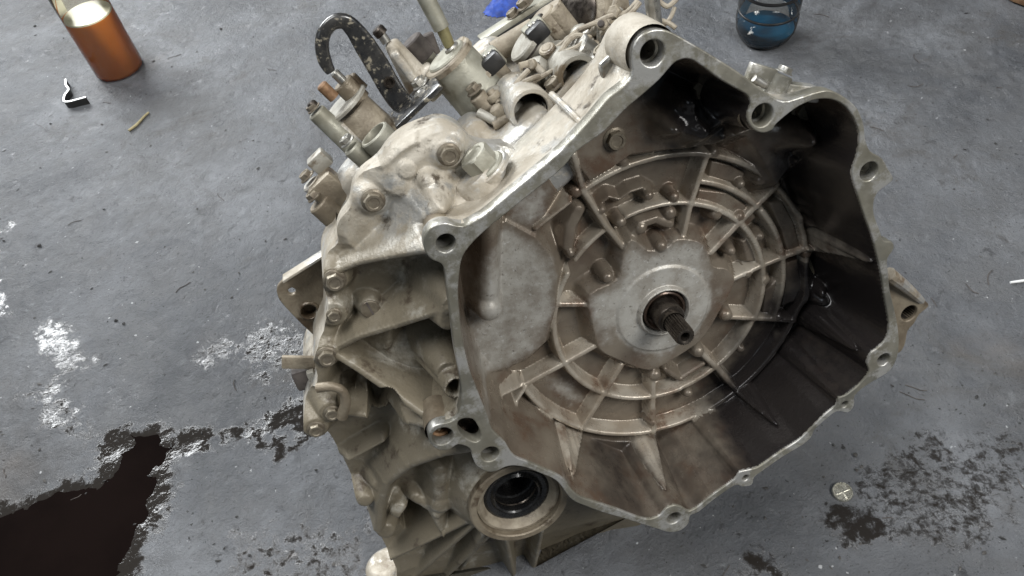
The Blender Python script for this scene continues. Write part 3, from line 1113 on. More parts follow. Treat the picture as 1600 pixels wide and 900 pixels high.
def surf(px, py):
    """depth of the relief seen at a pixel"""
    for w in np.arange(-0.001, -0.10, -0.0005):
        q = at(px, py, w)
        i = int(round((q[0] - fld.us[0]) / fld.step))
        j = int(round((q[1] - fld.vs[0]) / fld.step))
        if 0 <= i < len(fld.us) and 0 <= j < len(fld.vs) and fld.h[i, j] >= w:
            return w
    return -0.08


for pts in [[(910, 672), (904, 705), (897, 742)], [(889, 698), (893, 735)], [(1022, 680), (1030, 715), (1041, 766)], [(1154, 616), (1180, 638), (1214, 664)],
            [(1246, 504), (1290, 524), (1340, 549)], [(1216, 290), (1230, 272), (1247, 250)], [(1264, 391), (1305, 396), (1362, 410)]]:
    fine = smooth_loop(np.array(pts, float), 6, closed=False)
    fld.rib(ats([(x, y, surf(x, y) + 0.0035) for x, y in fine]), 0.0013, 7, 0.0015, "wall_fin", 0.0006)
# swollen metal in the upper right corner, blackened with oil and painted shade
for x, y, r, hgt in [(1290, 216, .016, .012), (1318, 250, .012, .012), (1105, 165, .016, .010), (1085, 205, .012, .010), (1042, 196, .010, .009), (1130, 210, .009, .007), (1240, 225, .014, .008), (1290, 470, .012, .010)]:
    q_ = at(x, y, surf(x, y) + hgt)
    fld.h += hgt * np.clip((di - 0.006) / 0.012, 0, 1) * np.exp(-((fld.U - q_[0]) ** 2 + (fld.V - q_[1]) ** 2) / r ** 2)
# oil film plus shade painted into the bell's right and lower sides
oil_shade = np.clip((0.80 * fld.U - 0.60 * fld.V - 0.062) / 0.065, 0, 1)
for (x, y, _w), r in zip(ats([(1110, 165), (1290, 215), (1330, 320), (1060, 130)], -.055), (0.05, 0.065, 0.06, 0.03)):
    oil_shade = np.maximum(oil_shade, np.clip(1.3 - np.hypot(fld.U - x, fld.V - y) / r, 0, 1))
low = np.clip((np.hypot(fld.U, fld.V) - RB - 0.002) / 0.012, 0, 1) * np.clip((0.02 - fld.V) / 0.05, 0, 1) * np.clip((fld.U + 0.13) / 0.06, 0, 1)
oil_shade = np.maximum(oil_shade, 0.62 * low)
oil_shade = np.clip(oil_shade + 0.35 * fbm(fld.U * 30, fld.V * 30, 44, 3) * (oil_shade > 0), 0, 1)
def soft_mask(P, width):
    return np.clip(0.5 - sdist(np.asarray(P)[:, :2], Qf).reshape(fld.U.shape) / width, 0, 1)


bare = soft_mask(smooth_loop(HUB, 3), 0.020)
for pts, k_ in (([(735, 395), (770, 352), (790, 346), (838, 372), (862, 402), (871, 432), (867, 480), (852, 535), (822, 562), (790, 577), (730, 588)], 0.85), ([(790, 346), (800, 300), (850, 270), (870, 300), (845, 352), (838, 372)], 0.75),
                ([(850, 595), (905, 610), (925, 640), (900, 655), (860, 630)], 0.7), ([(800, 680), (850, 660), (875, 700), (840, 735)], 0.6)):
    bare = np.maximum(bare, k_ * soft_mask(P7(pts, -.068), 0.020))
band = np.clip((np.hypot(fld.U, fld.V) - 0.040) / 0.006, 0, 1) * np.clip((0.02 - fld.V + 0.3 * fld.U) / 0.02, 0, 1)
bare = np.clip(bare * (1 - 0.55 * band * (np.hypot(fld.U, fld.V) < 0.08)), 0, 1)
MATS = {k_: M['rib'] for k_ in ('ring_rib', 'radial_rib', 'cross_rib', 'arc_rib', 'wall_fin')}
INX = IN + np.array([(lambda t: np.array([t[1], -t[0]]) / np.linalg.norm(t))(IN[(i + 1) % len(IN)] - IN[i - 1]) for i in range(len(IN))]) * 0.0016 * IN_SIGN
bell = fld.build(INX, -0.0014, M['web'], "bell_housing", attrs={"oil": oil_shade, "bare": bare}, mats=MATS)
bell["label"] = "ribbed bell housing interior, brown with oil and painted shade along its right side"

flange = gpart("flange", fl_me, M['flange'], bell)

# outside wall of the bell going back from the flange
no = len(OUT)
cO = OUT.mean(0)
secs = [(-0.004, 0.0), (-0.014, 0.0008), (-0.020, 0.003), (-0.050, 0.004), (-0.060, 0.0045), (-0.068, 0.005), (-0.0965, 0.03)]
OUTn = np.roll(OUT, -1, 0) - np.roll(OUT, 1, 0)
OUTn = np.c_[OUTn[:, 1], -OUTn[:, 0]]
OUTn /= np.linalg.norm(OUTn, axis=1)[:, None]
area2 = np.sum(OUT[:, 0] * np.roll(OUT[:, 1], -1) - OUT[:, 1] * np.roll(OUT[:, 0], -1))
inward = -OUTn if area2 > 0 else OUTn


def soft(P, it):
    P = P.copy()
    for _ in range(it):
        P = 0.5 * P + 0.25 * (np.roll(P, 1, 0) + np.roll(P, -1, 0))
    return P


wv, wf = [], []
for w, off in secs:
    ring = OUT if off == 0 else soft(OUT, int(off * 9000)) + soft(inward, 20) * off
    wv += [(q[0], q[1], w) for q in ring]
for k in range(len(secs) - 1):
    for i in range(no):
        j = (i + 1) % no
        wf.append((k * no + i, k * no + j, (k + 1) * no + j, (k + 1) * no + i))
ow = gprim("outer_wall", (wv, wf), M['case'], bell, 50)
a_ = ow.data.attributes.new("grime", 'FLOAT', 'POINT')
a_.data.foreach_set("value", np.array([min(1.0, max(0.0, (0.15 - v.co.y) / 0.04)) for v in ow.data.vertices], dtype=np.float32))

# bored bosses behind the flange holes
for (px, py, r) in HOLES:
    c, rr = hole_uv(px, py, r)
    dep = 0.032 if r > 12 else 0.018
    blind = (px, py) not in ((1020, 83), (1358, 268))
    prof = [(rr + 0.0045, -0.0085), (rr + 0.004, -dep - 0.004)] + ([(0, -dep - 0.004)] if blind else [(rr, -dep - 0.004)])
    inner = [(rr * 1.002, -0.0015), (rr * 1.002, -0.011), (rr * 0.86, -0.0125), (rr * 0.86, -dep)] + ([(0, -dep)] if blind else [])
    if not blind:
        prof = [(rr + 0.0045, -0.0085), (rr + 0.004, -dep), (rr * 0.86, -dep)]
    m_ = M['rust'] if (px, py) == (692, 682) else M['steel']
    bo = gprim("bolt_boss", lathe(c, WX, prof[:2] + prof[2:], 28), M['cast_brown'], bell)
    gprim("bolt_bore", lathe(c, WX, inner, 28), m_, bell)
pk = ats([(733, 672)], 0)[0]
gprim("pocket_bottom", lathe(pk + WX * -0.02, WX, [(0, 0), (0.016, 0), (0.016, 0.012)], 24), M['dark_steel'], bell)

# input shaft, seal and collar
shaft = gpart("input_shaft", mesh_from("input_shaft", *lathe(np.zeros(3), WX, [(0.0125, -0.073), (0.0125, -0.052), (0.0115, -0.0505), (0.0092, -0.050), (0.0092, -0.046)], 28)), M['dark_steel'])
seal = gprim("shaft_seal", lathe(np.zeros(3), WX, [(0.0185, -0.0725), (0.0185, -0.0640), (0.0175, -0.0632), (0.0165, -0.0635), (0.0150, -0.0680), (0.0118, -0.0690), (0.0118, -0.0726)], 36), M['oil_brown'])
# splined nose: 24 teeth
V_, F_ = [], []
NT = 22
for (w, sc) in ((-0.050, 1.0), (-0.0255, 1.0), (-0.0240, 0.93), (-0.0230, 0.90)):
    for k in range(NT * 4):
        tooth = (k % 4) in (1, 2)
        r = (0.0084 if tooth else 0.0071) * (sc if tooth else min(1.0, sc + 0.05))
        a = 2 * math.pi * (k + (0.18 if k % 4 in (1, 3) else -0.18)) / (NT * 4)
        V_.append((r * math.cos(a), r * math.sin(a), w))
n4 = NT * 4
for s_ in range(3):
    for k in range(n4):
        F_.append((s_ * n4 + k, s_ * n4 + (k + 1) % n4, (s_ + 1) * n4 + (k + 1) % n4, (s_ + 1) * n4 + k))
n0 = len(V_)
for r, w in ((0.0058, -0.0226), (0.0040, -0.0235), (0.0036, -0.035)):
    for k in range(n4):
        a = 2 * math.pi * k / n4
        V_.append((r * math.cos(a), r * math.sin(a), w))
for s_ in range(3):
    o0 = 3 * n4 + s_ * n4
    for k in range(n4):
        F_.append((o0 + k, o0 + (k + 1) % n4, o0 + n4 + (k + 1) % n4, o0 + n4 + k))
V_.append((0, 0, -0.035))
for k in range(n4):
    F_.append((n0 + 2 * n4 + k, n0 + 2 * n4 + (k + 1) % n4, len(V_) - 1))
gprim("spline", (V_, F_), M['dark_steel'], shaft, 25)

# ------------------------------------------------------------------ case front (left side, below and beside the bell)
CTRL = [  # (px, py, w): how far back the casting lies at each place
    (690, 418, -.058), (702, 470, -.056), (708, 520, -.066), (716, 570, -.068), (724, 615, -.064), (738, 690, -.062), (700, 690, -.066),
    (560, 430, -.074), (620, 432, -.069), (668, 432, -.066), (570, 490, -.074), (630, 478, -.064), (685, 468, -.060),
    (640, 280, -.058), (690, 245, -.058), (690, 300, -.056), (600, 300, -.068), (565, 345, -.078), (650, 330, -.062), (725, 265, -.060), (735, 300, -.05),
    (700, 338, -.024), (738, 322, -.026), (645, 365, -.046), (590, 385, -.066), (540, 400, -.074), (775, 290, -.036), (800, 262, -.040), (780, 230, -.070),
    (560, 560, -.084), (620, 545, -.084), (672, 520, -.072), (640, 600, -.082), (690, 600, -.074), (600, 520, -.080), (525, 470, -.078), (520, 520, -.080),
    (560, 620, -.086), (620, 640, -.084), (520, 600, -.084), (505, 650, -.085), (660, 650, -.076),
    (560, 700, -.092), (620, 700, -.088), (680, 725, -.078), (540, 680, -.090), (580, 760, -.098), (640, 760, -.090), (730, 735, -.075),
    (640, 810, -.104), (700, 765, -.090), (720, 825, -.100), (680, 865, -.116), (620, 870, -.116), (760, 880, -.120), (850, 880, -.130), (905, 830, -.112),
    (780, 760, -.070), (900, 900, -.140), (950, 850, -.125), (640, 930, -.13), (760, 940, -.15), (600, 835, -.112), (590, 800, -.105)]
cf = Field(-0.345, -0.030, -0.300, 0.235, 0.00115, rbf(CTRL))
cf.h -= 0.010 * np.clip((0.13 - cf.V) / 0.06, 0, 1) * np.clip((cf.V + 0.26) / 0.05, 0, 1)
cf.h += 0.0012 * fbm(cf.U * 45, cf.V * 45, 15, 3)
# rounded dish behind the rib field
cf.rib(ats([(612, 500, -.070), (605, 545, -.074), (625, 590, -.080)]), 0.004, 1.0, 0.010, "cast_swell", 0.003)
cf.dome(at(655, 560, -.070), 0.024, 0.018, 0.008, "cast_swell")
# raised cover lump at the top
cf.plate(smooth_loop(ats([(600, 262, -.06), (618, 240, -.06), (650, 216, -.06), (690, 200, -.06), (716, 205, -.06), (728, 235, -.06), (728, 270, -.06), (700, 296, -.06),
                          (668, 306, -.06), (640, 306, -.06), (600, 290, -.06)]), 3), -0.0535, 1.3, 0.008, "cover_lump")
cf.plate(smooth_loop(ats([(552, 300, -.075), (575, 282, -.075), (605, 290, -.075), (612, 315, -.075), (590, 360, -.075), (560, 380, -.075), (540, 360, -.075)]), 3), -0.0640, 1.1, 0.009, "cover_lump")
cf.rib(ats([(598, 262, -.054), (628, 236, -.051), (650, 222, -.052)]), 0.0012, 1.6, 0.003, "cast_seam")
cf.rib(ats([(616, 282, -.0535), (650, 252, -.051), (676, 232, -.052)]), 0.003, 0.9, 0.006, "cast_seam", 0.001)
# ribs
cf.rib(ats([(528, 425, -.062), (560, 412, -.052), (605, 403, -.034), (668, 393, -.008)]), 0.0022, 4, 0.005, "stiffening_rib")
cf.rib(ats([(528, 545, -.066), (560, 528, -.056), (620, 510, -.040), (702, 484, -.010)]), 0.0026, 5, 0.005, "stiffening_rib")
cf.rib(ats([(512, 548, -.068), (560, 578, -.058), (620, 620, -.040), (686, 668, -.014)]), 0.0030, 6, 0.005, "stiffening_rib", 0.0012)
cf.rib(ats([(530, 646, -.070), (580, 652, -.060), (640, 662, -.036), (684, 672, -.014)]), 0.0028, 6, 0.005, "stiffening_rib", 0.0012)
cf.rib(ats([(736, 704, -.014), (690, 712, -.034), (640, 730, -.056), (606, 756, -.072), (596, 790, -.082), (592, 830, -.090)]), 0.0038, 2.6, 0.008, "stiffening_rib", 0.002)
cf.rib(ats([(596, 640, -.076), (584, 615, -.078)]), 0.0018, 2.0, 0.004, "cast_swell")
cf.rib(ats([(545, 720, -.086), (600, 690, -.080)]), 0.0008, 2, 0.002, "cast_seam")
cf.rib(ats([(706, 476, -.010), (700, 505, -.012)]), 0.006, 3, 0.005, "flange_pad")
cf.rib(ats([(640, 365, -.04), (668, 340, -.03), (690, 330, -.022)]), 0.003, 2, 0.006, "stiffening_rib")
# perimeter scallops with a bolt each
BOLTS = [(701, 238, -.047, 9.5), (583, 310, -.058, 10), (523, 434, -.062, 10), (511, 553, -.066, 10), (494, 666, -.068, 8.5), (519, 641, -.066, 8.0), (522, 489, -.066, 7.0)]
for x, y, w, r in BOLTS:
    cf.disc(at(x, y + 3, w - .001), 0.0098, 2.2, 0.006, "bolt_pad")
for p, q in [((701, 238), (640, 215)), ((583, 310), (556, 300)), ((523, 434), (530, 385)), ((523, 434), (519, 489)), ((511, 553), (515, 500)), ((511, 553), (500, 600)), ((519, 641), (494, 666))]:
    cf.rib(ats([(p[0], p[1], -.070), (q[0], q[1], -.074)]), 0.005, 1.6, 0.007, None, 0.002)
# bumps on the lump
cf.disc(at(637, 267, -.0495), 0.0062, 4, 0.002, "blind_boss")
cf.dome(at(673, 291, -.0400), 0.0074, 0.007, 0.0015, "round_plug")
cf.dome(at(628, 292, -.0515), 0.008, 0.004, 0.004, "blind_boss")
cf.dome(at(556, 345, -.066), 0.010, 0.006, 0.006, "blind_boss")
# bored post next to the flange and domed posts by the differential
cf.rib(ats([(700, 582, -.024), (706, 596, -.016)]), 0.0088, 3.5, 0.004, "bored_post", 0.0004)
cf.disc(at(713, 607, -.012), 0.0092, 5, 0.003, "bored_post")
cf.hole(at(714, 608, -.012), 0.0052, -.034)
for x, y, w, r in [(625, 800, -.088, .0085), (604, 832, -.098, .0085), (690, 792, -.074, .009), (693, 842, -.082, .0062), (571, 784, -.086, .007), (592, 760, -.084, .006)]:
    cf.disc(at(x, y, w), r, 2.5, 0.005, "cast_post", 0.0016)
cf.rib(ats([(690, 792, -.074), (688, 740, -.064)]), 0.006, 2, 0.006, "cast_post", 0.002)
cf.rib(ats([(693, 842, -.082), (684, 800, -.080), (650, 780, -.086)]), 0.005, 2.2, 0.005, "cast_post", 0.002)
cf.rib(ats([(684, 806, -.080), (712, 785, -.076), (740, 770, -.070)]), 0.0035, 2.2, 0.005, "cast_post", 0.002)
# pockets
cf.pit(smooth_loop(ats([(640, 786, -.1), (652, 786, -.1), (684, 838, -.1), (672, 856, -.1), (640, 846, -.1), (630, 810, -.1)]), 3), -.150, 9, 0.004)
cf.pit(smooth_loop(ats([(702, 806, -.1), (716, 796, -.1), (736, 806, -.1), (752, 830, -.1), (712, 846, -.1), (698, 840, -.1)]), 3), -.140, 9, 0.004)
cf.pit(smooth_loop(ats([(598, 575, -.085), (578, 600, -.085), (588, 636, -.085), (600, 632, -.085), (606, 600, -.085)]), 2), -.102, 7, 0.005)
cf.pit(smooth_loop(ats([(536, 600, -.08), (560, 596, -.08), (552, 618, -.08), (536, 622, -.08)]), 2), -.102, 8, 0.004)
# differential side: seal boss and its ribs
SC = at(812, 786, -.046)
cf.disc(np.array([SC[0], SC[1], -.052]), 0.0475, 1.8, 0.006, "output_seal_boss")
for a, b in [((778, 826, -.062), (700, 900, -.118)), ((790, 838, -.062), (808, 920, -.120)), ((850, 820, -.066), (828, 920, -.125)), ((742, 812, -.064), (600, 880, -.118)),
             ((742, 822, -.066), (640, 910, -.128)), ((758, 835, -.064), (722, 890, -.118))]:
    cf.rib(ats([a, b]), 0.0022, 3.5, 0.005, "radial_rib", 0.001)
cf.hole(SC, 0.0385, -.105, 9)
# slotted plug on the upper panel
cf.disc(at(578, 482, -.0665), 0.0078, 3, 0.003, "plug_seat")
CASE_PX = [(728, 352, -.03), (760, 330, -.03), (800, 298, -.03), (835, 268, -.03), (812, 240, -.05), (770, 232, -.06), (742, 225, -.06), (724, 204, -.06), (705, 194, -.06), (686, 192, -.06), (660, 200, -.06), (634, 212, -.06), (612, 230, -.06),
           (592, 252, -.065), (566, 268, -.07), (552, 290, -.07), (546, 315, -.075), (532, 335, -.075), (526, 355, -.075), (528, 376, -.075), (512, 396, -.075), (504, 422, -.075),
           (506, 448, -.075), (513, 470, -.075), (508, 495, -.075), (506, 515, -.075), (495, 532, -.08), (490, 556, -.08), (496, 580, -.08), (492, 602, -.08), (480, 625, -.08),
           (474, 652, -.08), (478, 676, -.08), (494, 686, -.08), (515, 694, -.085), (532, 722, -.09), (546, 752, -.09), (558, 780, -.095), (576, 802, -.1), (588, 832, -.105),
           (598, 856, -.11), (620, 890, -.12), (650, 960, -.14), (900, 960, -.16), (1010, 880, -.14), (1000, 822, -.06), (930, 796, -.03), (888, 772, -.02), (860, 738, -.012), (826, 726, -.012), (800, 716, -.012), (778, 696, -.012),
           (758, 665, -.012), (746, 640, -.012), (733, 600, -.012), (722, 550, -.012), (714, 500, -.012), (709, 450, -.012), (712, 400, -.012)]
CASE = smooth_loop(ats(CASE_PX)[:, :2], 3)
grime = np.clip((0.185 - cf.V) / 0.07 - 0.25 * np.clip((cf.U + 0.2) / 0.05, 0, 1), 0, 1) * 0.95
grime = np.clip(grime + 0.3 * fbm(cf.U * 35, cf.V * 35, 17, 4), 0, 1)
case = cf.build(CASE, None, M['case'], "gear_case", skirt=lambda v: -0.082 if v > 0.145 else -0.125 if v > 0.10 else -0.19 if v < 0.04 else -0.19 + 0.065 * (v - 0.04) / 0.06, attrs={"grime": grime})
case["label"] = "dusty tan gear case with ribs, pockets and perimeter bolts"

# output seal
seal_o = gprim("output_seal", lathe(SC, WX, [(0.0455, -0.012), (0.0455, 0.0), (0.0440, 0.0012), (0.0395, 0.0012), (0.0385, 0.0), (0.0385, -0.03)], 48), M['cast_brown'], case)
gprim("seal_shell", lathe(SC, WX, [(0.0384, -0.012), (0.0378, -0.0045), (0.0352, -0.0040), (0.0325, -0.0065), (0.0312, -0.0110), (0.0300, -0.0125)], 48), M['cast2'], case)
gprim("seal_lip", lathe(SC, WX, [(0.0306, -0.0120), (0.0280, -0.0105), (0.0240, -0.0120), (0.0215, -0.0100), (0.0200, -0.0112), (0.0200, -0.0170),
                                (0.0212, -0.0190), (0.0212, -0.0290), (0.0195, -0.0300), (0.0195, -0.0450), (0, -0.0450)], 48), M['seal'], case)
gprim("seal_spring", lathe(SC, WX, [(0.0212, -0.0195), (0.0205, -0.0205), (0.0198, -0.0195), (0.0205, -0.0185), (0.0212, -0.0195)], 48), M['dark_steel'], case)


def hex_bolt_mesh(name, af=0.012, washer=0.0085, wh=0.0018, hh=0.0062, recess=True):
    rc = af / math.sqrt(3)
    V, Fc = lathe(np.zeros(3), WX, [(0, 0), (washer, 0), (washer, wh * 0.6), (washer - 0.0012, wh), (rc * 0.99, wh + 0.0002), (0, wh + 0.0002)], 28)
    V, Fc = list(V), list(Fc)
    rings = []
    for r, h, hexy in ((1.0, wh, 1), (1.0, hh - 0.0009, 1), (0.86, hh, 0), (0.62, hh, 0), (0.54, hh - 0.0007, 0)):
        ring = []
        for k in range(24):
            a = 2 * math.pi * k / 24
            if hexy:
                rr = (af / 2) / math.cos((a % (math.pi / 3)) - math.pi / 6)
            else:
                rr = rc * r
            ring.append(len(V))
            V.append(np.array([rr * math.cos(a), rr * math.sin(a), h]))
        rings.append(ring)
    for A, B in zip(rings, rings[1:]):
        for k in range(24):
            Fc.append((A[k], A[(k + 1) % 24], B[(k + 1) % 24], B[k]))
    V.append(np.array([0, 0, hh - 0.0008]))
    for k in range(24):
        Fc.append((rings[-1][k], rings[-1][(k + 1) % 24], len(V) - 1))
    return mesh_from(name, V, Fc, 28)


HEX = hex_bolt_mesh("flange_bolt")
HEX.materials.append(M['bolt'])
HEXS = hex_bolt_mesh("steel_bolt")
HEXS.materials.append(M['steel'])


def axis_matrix(p, axis, scale=1.0, spin=0.0):
    x, y, a = frame_of(axis)
    c, s = math.cos(spin), math.sin(spin)
    x, y = x * c + y * s, y * c - x * s
    return Matrix([[x[i] * scale, y[i] * scale, a[i] * scale, p[i]] for i in range(3)] + [[0, 0, 0, 1]])


def bolt(px, py, w, axis=WX, scale=1.0, parent=None, me=None, name="bolt"):
    return gpart(name, me or HEX, None, parent, axis_matrix(at(px, py, w), axis, scale, random.uniform(0, 1)))


for x, y, w, r in BOLTS:
    bolt(x, y + 3, w - .0008, WX, r / 10.0, case)
# slotted plug
gprim("slotted_plug", lathe(at(578, 482, -.0658), WX, [(0, 0), (0.0072, 0), (0.0072, 0.0012), (0.0066, 0.0018), (0, 0.0018)], 28), M['bolt'], case)
pl = at(578, 482, -.0638)
gprim("plug_slot", box_mesh(pl, UX * 0.0007 + VX * 0.0002, VX * 0.0058 - UX * 0.001, WX * 0.0003, 0), M['rubber'], case)
# interior bolts in the bell
for x, y, w, s in [(960, 217, -.0625, 1.05), (1090, 137, -.058, 1.1), (1253, 172, -.056, 1.05)]:
    bolt(x, y, w, WX, s, bell)

# ------------------------------------------------------------------ rear case and top deck
def deck(b, a, w):
    return BX * b + AX * a + WX * w


def hull8(lo, hi):
    """box from two 4-corner rings"""
    V = [np.array(p, float) for p in lo + hi]
    return V, [(0, 3, 2, 1), (4, 5, 6, 7), (0, 1, 5, 4), (1, 2, 6, 5), (2, 3, 7, 6), (3, 0, 4, 7)]


rear = [box_mesh(deck(-0.005, 0.0, -0.19), BX * 0.092, AX * 0.152, WX * 0.085, 0.01),
        box_mesh(np.array([-0.155, -0.03, -0.185]), UX * 0.110, VX * 0.115, WX * 0.055, 0.012),
        hull8([(-0.26, -0.272, -0.17), (0.0, -0.272, -0.17), (0.0, -0.215, -0.32), (-0.26, -0.215, -0.32)],
              [(-0.26, -0.10, -0.17), (0.0, -0.10, -0.17), (0.0, -0.06, -0.32), (-0.26, -0.06, -0.32)]),
        solid_cyl(at(745, 72, -.20) - AX * 0.06, AX, 0.020, 0.06, 0.008), solid_cyl(at(775, 100, -.19) - AX * 0.06, AX, 0.024, 0.05, 0.006),
        
        solid_cyl(at(545, 255, -.14) - AX * 0.06, AX, 0.022, 0.06, 0.006),
        solid_cyl(at(820, 130, -.16) - AX * 0.06, AX, 0.030, 0.06, 0.006), solid_cyl(at(870, 95, -.17) - AX * 0.06, AX, 0.030, 0.06, 0.006),
        solid_cyl(at(940, 60, -.17) - AX * 0.06, AX, 0.026, 0.06, 0.006),
        box_mesh(at(675, 235, -.115) - AX * 0.03, BX * 0.045, AX * 0.03, WX * 0.02, 0.008),
        box_mesh(at(780, 200, -.10) - AX * 0.03, BX * 0.035, AX * 0.03, WX * 0.03, 0.006),
        solid_cyl(at(560, 300, -.12) - AX * 0.05, AX, 0.028, 0.05, 0.008)]
rear_me = blend_cast("rear_case", rear, 0.0026, 10)
rear_o = gpart("rear_case", rear_me, M['cast'])
rear_o["label"] = "cream dusted top deck and rear case behind the bell"

FIT = []


def cylA(name, px, py, w, r, length, m, r0=None, ch=0.0012, axis=AX, parent=rear_o, hollow=None):
    p = at(px, py, w) - axis * length
    prim = solid_cyl(p, axis, r if r0 is None else r0, length, ch, r) if hollow is None else tube_cyl(p, axis, r, hollow[0], length, hollow[1], r0=r0)
    return gprim(name, prim, m, parent)


def rod(name, a, b, r, m, r2=None, parent=rear_o, ch=0.001):
    pa, pb = at(*a), at(*b)
    d = pb - pa
    L = np.linalg.norm(d)
    return gprim(name, solid_cyl(pa, d / L, r, L, ch, r2), m, parent)


# big round servo housing with its pipe union
cylA("servo_housing", 699, 92, -.15, 0.0205, 0.075, M['green'], r0=0.024)
cylA("servo_rim", 697, 89, -.15, 0.0218, 0.005, M['cast'])
cylA("servo_cap", 695, 86, -.15, 0.0170, 0.005, M['green'])
cylA("union_nut", 703, 72, -.15, 0.0062, 0.012, M['steel'])
cylA("union_nut", 716, 64, -.155, 0.0060, 0.008, M['cast'])
rod("pipe_union", (703, 72, -.15), (688, 38, -.15), 0.0042, M['amber'], 0.0048)
rod("pipe_union", (690, 44, -.15), (655, -24, -.15), 0.0062, M['green'], 0.0068)
# cast ear, stud, capped sensor posts
gpart("cast_ear", blend_cast("cast_ear", [solid_cyl(at(662, 140, -.165), (at(613, 70, -.165) - at(662, 140, -.165)) / np.linalg.norm(at(613, 70, -.165) - at(662, 140, -.165)), 0.013, 0.045, 0.002, 0.0062),
                                           box_mesh(at(640, 115, -.16), AX * 0.022 + BX * 0.003, BX * 0.004, WX * 0.009, 0.002),
                                           box_mesh(at(672, 128, -.165), AX * 0.012, BX * 0.010, WX * 0.010, 0.003)], 0.0012, 6), M['cast'], rear_o)
rod("stud", (604, 66, -.165), (592, 48, -.165), 0.0036, M['steel'])
cylA("stud_nut", 588, 44, -.165, 0.0052, 0.006, M['dark_steel'])
cylA("sensor_post", 662, 84, -.185, 0.0068, 0.045, M['green'])
cylA("rubber_cap", 641, 62, -.185, 0.0095, 0.018, M['rubber'])
rod("peg", (680, 84, -.195), (668, 52, -.195), 0.0046, M['rubber'])
# temperature sender on its round plate
sp = cylA("sender_housing", 545, 172, -.165, 0.0185, 0.055, M['cast'], r0=0.021)
cylA("sender_plate", 536, 160, -.165, 0.0212, 0.0035, M['cast'])
cylA("sender_body", 534, 128, -.165, 0.0088, 0.020, M['cast_brown'])
cylA("sender_body", 546, 120, -.170, 0.0055, 0.014, M['cast_brown'])
cylA("sender_nipple", 521, 112, -.165, 0.0038, 0.012, M['steel'])
cylA("rusty_stud", 501, 132, -.160, 0.0046, 0.014, M['rust'])
# vertical bosses on the left
cylA("bolt_column", 493, 174, -.150, 0.0074, 0.085, M['green'], r0=0.0095)
bolt(491, 170, -.150, AX, 0.7, rear_o, name="column_bolt")
cylA("bolt_column_cap", 484, 160, -.150, 0.0040, 0.006, M['dark_steel'])
cylA("bolt_column", 528, 196, -.150, 0.0052, 0.06, M['cast'])
cylA("open_cylinder", 583, 209, -.118, 0.0128, 0.055, M['green'], hollow=(0.0098, 0.03), r0=0.0145)
bolt(544, 222, -.122, AX, 0.75, rear_o, HEXS, "column_bolt")
cylA("bolt_column", 548, 230, -.122, 0.0070, 0.05, M['green'])
cylA("bolt_column", 497, 316, -.128, 0.0098, 0.06, M['cast_brown'], r0=0.012)
bolt(492, 307, -.128, AX, 0.8, rear_o, name="column_bolt")
cylA("bolt_column", 484, 285, -.140, 0.0078, 0.06, M['cast'], r0=0.010)
bolt(481, 277, -.140, AX, 0.78, rear_o, name="column_bolt")
gprim("lug", box_mesh(at(500, 252, -.145), AX * 0.007, BX * 0.008, WX * 0.006, 0.002), M['cast'], rear_o)
gprim("lug", box_mesh(at(520, 300, -.135), AX * 0.016, BX * 0.012, WX * 0.010, 0.003), M['cast_brown'], rear_o)

# lifting hook: bent painted strap
HK = [((517, 112), 7, 8), ((508, 96), 10, 10), ((503, 74), 10, 10), ((506, 52), 10, 10), ((519, 36), 10, 9), ((537, 33), 11, 8), ((553, 46), 13, 6.5), ((571, 72), 16, 5.5),
      ((590, 102), 17, 5), ((608, 134), 17, 5), ((625, 158), 17, 5), ((640, 168), 17, 5)]
hc = smooth_loop(np.array([at(p[0], p[1], -.152) for p, _, _ in HK]), 4, closed=False)
hw = np.interp(np.linspace(0, 1, len(hc)), np.linspace(0, 1, len(HK)), [a * 0.00052 for _, a, _ in HK])
ht = np.interp(np.linspace(0, 1, len(hc)), np.linspace(0, 1, len(HK)), [b * 0.0005 for _, _, b in HK])
V_, F_ = [], []
NS = 16
for i, p in enumerate(hc):
    t = hc[min(i + 1, len(hc) - 1)] - hc[max(i - 1, 0)]
    t /= np.linalg.norm(t)
    s_ = np.cross(t, WX)
    s_ /= np.linalg.norm(s_)
    for k in range(NS):
        a = 2 * math.pi * k / NS
        cx, cy = math.cos(a), math.sin(a)
        cx, cy = math.copysign(abs(cx) ** 0.55, cx), math.copysign(abs(cy) ** 0.7, cy)
        V_.append(p + s_ * hw[i] * cx + WX * ht[i] * cy)
for i in range(len(hc) - 1):
    for k in range(NS):
        F_.append((i * NS + k, i * NS + (k + 1) % NS, (i + 1) * NS + (k + 1) % NS, (i + 1) * NS + k))
F_.append(tuple(range(NS)))
F_.append(tuple((len(hc) - 1) * NS + k for k in range(NS)))
hook = gprim("lifting_hook", (V_, F_), M['chipped'], None, 60)
hook["label"] = "black painted lifting hook with chipped paint and a bolted foot"
gprim("hook_foot", box_mesh(at(650, 158, -.132), BX * 0.023, AX * 0.0022, WX * 0.019, 0.0015), M['chipped'], hook)
gprim("hook_hole", lathe(at(608, 128, -.149), WX, [(0.0044, -0.001), (0.0044, 0.0018), (0.0030, 0.0018), (0.0028, -0.0005), (0, -0.0005)], 20), M['dark_steel'], hook)
bolt(664, 152, -.132, AX, 0.95, hook, HEXS, "hook_bolt")
bolt(658, 132, -.146, AX, 0.85, hook, HEXS, "hook_bolt")

